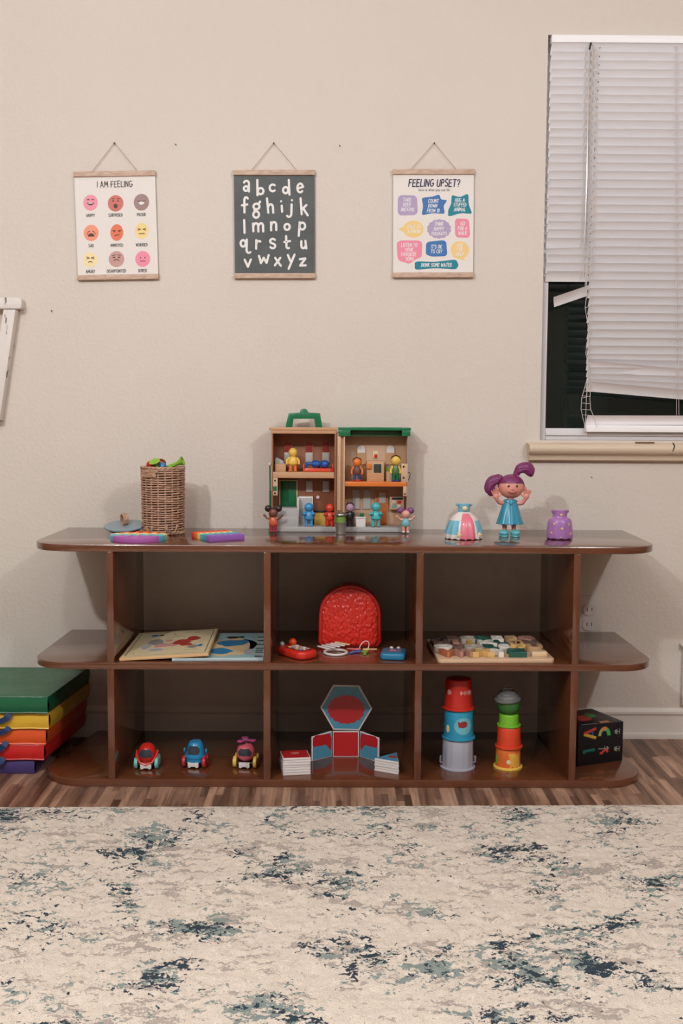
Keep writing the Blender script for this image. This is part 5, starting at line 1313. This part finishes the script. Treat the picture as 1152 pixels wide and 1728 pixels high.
m = MB(); m.lathe([(1e-7, 0), (.014, .0003), (.0215, .004), (.0255, .011), (.0262, .020), (.0245, .031), (.019, .038), (1e-7, .040)], 40); m.build('dome', pl('dome_green', (52, 104, 44), .35), o)
T_ = TR(-.003, -.001, .0330, ry=-.08, rx=.05, s=(1, 1, 1.35))
m = MB(); m.lathe([(1e-7, -.003), (.0290, -.0022), (.0305, 0), (.0300, .0020), (.0262, .0035), (.0255, .006), (.0240, .0078), (.0205, .0095), (.0195, .0125), (.0150, .0148), (.0110, .0155), (.0105, .0172), (1e-7, .0175)], 44, 0, T_)
m.box((-.011, -.004, .0165), (.011, .004, .0205), 0, .0015, T_); m.build('lid_hat', pl('hat_grey', (112, 110, 108), .4), o)

# ------------------------------------------------------------------ black box at the right end
fr3 = at(1049.5, 1283, 2, Z1); fl3 = at(974, 1293.5, 2, Z1)
fl3.x = max(fl3.x, DX[3]+DT+.0035)
d = (fr3-fl3); wB = d.length; ang = math.atan2(d.y, d.x)
hB = at(1049.5, 1217.5, 1, fr3.y).z - Z1
bk = at(1021, 1193, 2, Z1+hB)
dB = Vector((-math.sin(ang), math.cos(ang), 0)).dot(bk-fr3)
dB = min(max(dB, .10), .26)
# keep the left side clear of the divider
o = thing('puzzle_box', 'black box with colourful sideways letters on the right bottom shelf', 'box', (fl3.x, fl3.y, Z1+.0003), rz=ang)
lean = max(0, math.tan(-ang))*0
m = MB(); shift = dB*math.tan(ang) if ang < 0 else 0
m.prism([(0, 0), (wB, 0), (wB-dB*math.tan(ang)*0, dB), (max(0, dB*math.tan(ang)), dB)] if ang > 0 else [(0, 0), (wB, 0), (wB, dB), (0, dB)], 0, hB, bev=.0008); m.build('carton', BOXB, o)
def bq(X, Y):
    return ((X-190)/(595-190)*wB, hB*(1-(Y-(1005-(X-190)*.1))/(1375-1005)) if False else hB*(1-(Y-965-(595-X)*.045)/(1347-965)))
m = MB(); BXm = [pl('box_red', (198, 60, 56)), pl('box_gold', (206, 164, 60)), pl('box_blue', (50, 90, 170)), pl('box_green', (60, 168, 84)), pl('box_orange', (214, 140, 70)), pl('box_teal', (16, 104, 92)), pl('box_grey', (140, 136, 124)), pl('box_sage', (168, 172, 110))]
def bl_(pts, w, mi): 
    q = [bq(*s_) for s_ in pts]; m.tube([(x, z, 0) for x, z in q], w, 6, mi, False, RX, flat=.12)
k_ = wB/405
bl_([(240, 1058), (350, 1012)], k_*11, 0); bl_([(240, 1062), (350, 1104)], k_*11, 1); bl_([(318, 1042), (318, 1076)], k_*7, 2)
A3 = arc(425, 1090, 42, 68, 180, 360, 18)
bl_(A3[:8]+[(383, 1092)][:0], k_*13, 7); bl_(A3[6:12], k_*15, 4); bl_(A3[11:], k_*15, 3)
bl_([(238, 1228), (342, 1218)], k_*11, 5); bl_([(238, 1228), (252, 1250)], k_*8, 5)
bl_([(388, 1255), (405, 1262), (420, 1240), (440, 1228), (455, 1240), (455, 1255)], k_*10, 0); bl_([(372, 1215), (470, 1215)], k_*4, 6); bl_([(430, 1190), (430, 1240)], k_*4, 6); bl_([(455, 1195), (455, 1240)], k_*6, 6)
for Y in (1060, 1228):
    bl_([(515, Y), (560, Y)], k_*3.5, 6); bl_([(545, Y-22), (530, Y-20), (545, Y)], k_*3.5, 6); bl_([(545, Y+22), (530, Y+20), (545, Y)], k_*3.5, 6); bl_([(563, Y-26), (563, Y+26)], k_*3.5, 6); bl_([(520, Y-12), (540, Y-8)], k_*5, 6); bl_([(520, Y+12), (540, Y+8)], k_*5, 6)
def top(pts, mi): m.prism([(max(0, dB*math.tan(ang))*y + (.05+.95*x)*(wB-max(0, dB*math.tan(ang))*y), y*dB) for x, y in pts], 0, .0003, mi, TR(z=hB))
top(smoothpoly(blob(.28, .45, .18, .2, 2), 2), 0); top(smoothpoly(blob(.55, .6, .16, .16, 3), 2), 3); top(R_(.04, .06, .42, .10), 6); top(R_(.50, .06, .72, .16), 4); top(R_(.90, .1, .915, .9), 6); top(R_(.06, .93, .6, .95), 6)
m.build('printed_letters', BXm, o)

# ------------------------------------------------------------------ folded gym mat
M_G = mat('vinyl_green', (24, 92, 58), .32, bump=(14, .004)); M_Y = mat('vinyl_yellow', (214, 168, 52), .36, bump=(14, .004)); M_O = mat('vinyl_orange', (216, 84, 34), .36, bump=(14, .004)); M_R = mat('vinyl_red', (192, 32, 30), .36, bump=(14, .004)); M_P = mat('vinyl_purple', (70, 56, 106), .36, bump=(14, .004)); M_S = mat('strap_blue', (18, 46, 86), .55, bump=(200, .0006))
mt_ = thing('folding_mat', 'folded rainbow gym mat stacked in panels left of the brown shelf', 'gym mat', (-.95, -.16, 0))
yfm = at(40, 1306, 2, 0).y
def mz(py, y): return at(30, py, 1, y).z
rows_ = [('purple', 1307, 1281, 59, M_P), ('red', 1283, 1256, 75, M_R), ('orange', 1255, 1229, 78, M_O), ('yellow', 1230, 1202, 83, M_Y), ('green', 1202, 1175, 81, M_G)]
zc = 0.0005
ztop = None
heights = []
for k, (nm, py0, py1, pxr, mm_) in enumerate(rows_):
    yf_ = yfm + (0, -.004, -.002, -.005, -.012)[k]
    z1_ = mz(py1, yf_); hgt_ = z1_-zc
    xr_ = at(pxr, py0, 1, yf_).x
    xb_ = xr_ + (.026 if k > 0 else .0)
    if k == 0: xb_ = xr_
    m = MB()
    # pillowy slab with a stitched lip
    nx_, ny_ = 40, 24
    x0_, y1_ = -1.5, -.022
    bm_pts = []
    bl_x = lambda ty: xr_ + (xb_-xr_)*ty
    def P(i, j, top_):
        tx_, ty = i/nx_, j/ny_
        xx = x0_ + (bl_x(ty)-x0_)*tx_; yy = yf_ + (y1_-yf_)*ty
        e = min(tx_*.8+.2, 1-tx_, ty*.5, (1-ty)*.5)
        pf = min(1, e/.02)
        bulge = .0016*noise.noise(Vector((xx*9, yy*9, k*3.1)))*pf
        return Vector((xx+.95, yy+.16, (zc+hgt_-.0012+bulge) if top_ else zc+.0004))
    vs = [P(i, j, True) for j in range(ny_+1) for i in range(nx_+1)]
    vb = [P(i, j, False) for j in range(ny_+1) for i in range(nx_+1)]
    N = (nx_+1)*(ny_+1); fs = []
    for j in range(ny_):
        for i in range(nx_):
            a = j*(nx_+1)+i; fs.append((a, a+1, a+nx_+2, a+nx_+1)); fs.append((N+a, N+a+nx_+1, N+a+nx_+2, N+a+1))
    m.add(vs+vb, fs)
    # front and right faces with slight wrinkles
    def strip(pa, nseg, nrm):
        mid = 4; V = []
        for s_ in range(nseg+1):
            a_, b__ = pa(s_/nseg)
            for q in range(mid+1):
                tq = q/mid; p_ = a_.lerp(b__, tq)
                bul = math.sin(PI*tq)*(.0035+.0022*noise.noise(Vector((s_*.7, q*.5, k*5))))
                V.append(p_+nrm*bul)
        F_ = [(s_*(mid+1)+q, (s_+1)*(mid+1)+q, (s_+1)*(mid+1)+q+1, s_*(mid+1)+q+1) for s_ in range(nseg) for q in range(mid)]
        m.add(V, F_)
    strip(lambda s_: (P(s_*nx_, 0, False), P(s_*nx_, 0, True)), 40, Vector((0, -1, 0)))
    strip(lambda s_: (P(nx_, s_*ny_, False), P(nx_, s_*ny_, True)), 24, Vector((1, 0, 0)))
    strip(lambda s_: (P(nx_*(1-s_), ny_, False), P(nx_*(1-s_), ny_, True)), 20, Vector((0, 0, 0)))
    strip(lambda s_: (P(0, ny_*(1-s_), False), P(0, ny_*(1-s_), True)), 20, Vector((0, 0, 0)))
    # piping along lower front edge
    if k > 0:
        m.tube([P(i, 0, False)+Vector((0, -.0022, .0012+.0006*math.sin(i*1.7))) for i in range(nx_+1)], .0019, 6)
    m.tube([P(i, 0, True)+Vector((0, 0, -.0008)) for i in range(nx_+1)] + [P(nx_, j, True)+Vector((0, 0, -.0008)) for j in range(ny_+1)], .0016, 6)
    m.build('mat_panel', mm_, mt_, f'{nm} vinyl mat panel', sharp=50)
    zc += hgt_
# blue carrying straps at the front
def sp(px, py, dy=0): q = at(px, py, 1, yfm-.014+dy); return Vector((q.x+.95, q.y+.16, q.z))
def strap(pts, w):
    L_ = [sp(*q, dy=d_) for q, d_ in pts]; m = MB(); vs = []
    for p_ in L_: vs += [p_+Vector((-w*.6, 0, w*.4)), p_+Vector((w*.6, 0, -w*.3))]
    vs2 = [v_+Vector((0, .0015, 0)) for v_ in vs]; n_ = len(vs); fs = []
    for i in range(len(L_)-1):
        fs += [(2*i, 2*i+1, 2*i+3, 2*i+2), (n_+2*i, n_+2*i+2, n_+2*i+3, n_+2*i+1), (2*i, 2*i+2, n_+2*i+2, n_+2*i), (2*i+1, n_+2*i+1, n_+2*i+3, 2*i+3)]
    m.add(vs+vs2, fs); m.build('strap', M_S, mt_)
strap([((17, 1199), .004), ((15, 1207), -.002), ((10, 1214), -.004), ((-1, 1219), -.004), ((-30, 1221), -.002)], .011)
strap([((16, 1228), .004), ((10, 1233), -.003), ((-2, 1239), -.004), ((-25, 1243), -.002)], .010)
strap([((11, 1252), .003), ((6, 1259), -.004), ((-4, 1268), -.004), ((-22, 1275), -.002)], .010)
strap([((6, 1279), .002), ((0, 1287), -.004), ((-10, 1292), -.004)], .010)

# ------------------------------------------------------------------ tidy the hierarchy
def merge(main, others):
    "printed pattern becomes part of the mesh it is printed on"
    me = main.data; mats = list(me.materials); V = [v.co.copy() for v in me.vertices]; Fs = [tuple(p.vertices) for p in me.polygons]; Mi = [p.material_index for p in me.polygons]; Sm = [p.use_smooth for p in me.polygons]
    for o_ in others:
        b_ = len(V); mb_ = len(mats); V += [v.co.copy() for v in o_.data.vertices]; mats += list(o_.data.materials)
        for p_ in o_.data.polygons: Fs.append(tuple(b_+i for i in p_.vertices)); Mi.append(mb_+p_.material_index); Sm.append(p_.use_smooth)
        bpy.data.objects.remove(o_)
    new = bpy.data.meshes.new(main.name); new.from_pydata([tuple(v) for v in V], [], Fs)
    for m_ in mats: new.materials.append(m_)
    new.polygons.foreach_set('material_index', Mi); new.polygons.foreach_set('use_smooth', Sm)
    new.set_sharp_from_angle(angle=math.radians(35)); new.update(); main.data = new
ROOTS = [o_ for o_ in bpy.data.objects if o_.parent is None and o_.type == 'EMPTY']
def kid(o_, *names): return [c for c in o_.children if c.name.split('.')[0] in names]
for o_ in ROOTS:
    if True:
        for base_, extra_ in (('print', ('face_drawings', 'speech_bubbles', 'lettering')), ('carton', ('printed_letters',)), ('cup_body', ('print',)), ('skirt', ('star_print',)), ('board', ('printed_picture',))):
            a_ = kid(o_, base_); b_ = kid(o_, *extra_)
            if a_ and b_: merge(a_[0], b_)
for o_ in ROOTS:
    if True:
        for base_, subs_ in (('head', ('eye', 'mouth', 'hair')), ('keypad_panel', ('button',)), ('body', ('windscreen', 'side_mirror', 'rotor_hub', 'rotor_blade', 'bumper_rim')), ('screen', ()), ('cover_plate', ('socket',))):
            a_ = kid(o_, base_)
            if a_:
                for c_ in kid(o_, *subs_): c_.parent = a_[0]
for cat_, grp_ in (('toy car', 'toy cars in the lower left cubby'), ('toy figure', 'toy figures in and around the toy house'), ('nail', 'nails in the wall'), ('poster', 'hanging posters on the wall'), ('doll dress', 'spare doll dresses on the shelf top'), ('picture board', 'picture boards in the left upper cubby')):
    for o_ in bpy.data.objects:
        if o_.get('category') == cat_ and not o_.get('group'): o_['group'] = grp_
L_w, R_w_ = kid(house, 'left_wing')[0], kid(house, 'right_wing')[0]
for c_ in list(house.children):
    n_ = c_.name.split('.')[0]
    if n_ in ('green_door', 'house_window', 'white_cupboard', 'wall_clock', 'yellow_counter', 'dresser', 'wall_bracket', 'stoop', 'arched_window', 'wall_picture', 'television_cabinet', 'planter', 'orange_door', 'newsstand', 'upper_floor', 'side_hook', 'cornice', 'roof'):
        cx_ = sum((Vector(b_).x for b_ in c_.bound_box))/8
        c_.parent = L_w if cx_ < 0 else R_w_

# ------------------------------------------------------------------ light
def lamp(name, loc, power, size, col):
    d_ = bpy.data.lights.new(name, 'POINT'); d_.shadow_soft_size = size; d_.energy = power; d_.color = col
    o_ = bpy.data.objects.new(name, d_); COL.objects.link(o_); o_.location = loc; return o_
WARM = (.875, .93, .985)
lamp('ceiling_lamp_left', (-1.12, -2.55, 2.0), 94, .05, WARM)
lamp('ceiling_lamp_right', (1.28, -2.55, 2.0), 69, .055, WARM)
lamp('ceiling_lamp_centre', (-.55, -2.4, 2.1), 26, .05, WARM)
w = bpy.data.worlds.new('night'); S.world = w; w.use_nodes = True
w.node_tree.nodes['Background'].inputs['Color'].default_value = lin((60, 70, 66)); w.node_tree.nodes['Background'].inputs['Strength'].default_value = .02
S.view_settings.view_transform = 'Standard'; S.view_settings.look = 'None'; S.view_settings.exposure = 0.0; S.view_settings.gamma = 1.0
S.cycles.max_bounces = 8; S.cycles.use_denoising = True; S.cycles.caustics_reflective = False; S.cycles.caustics_refractive = False
S.cycles.sample_clamp_indirect = 4.0
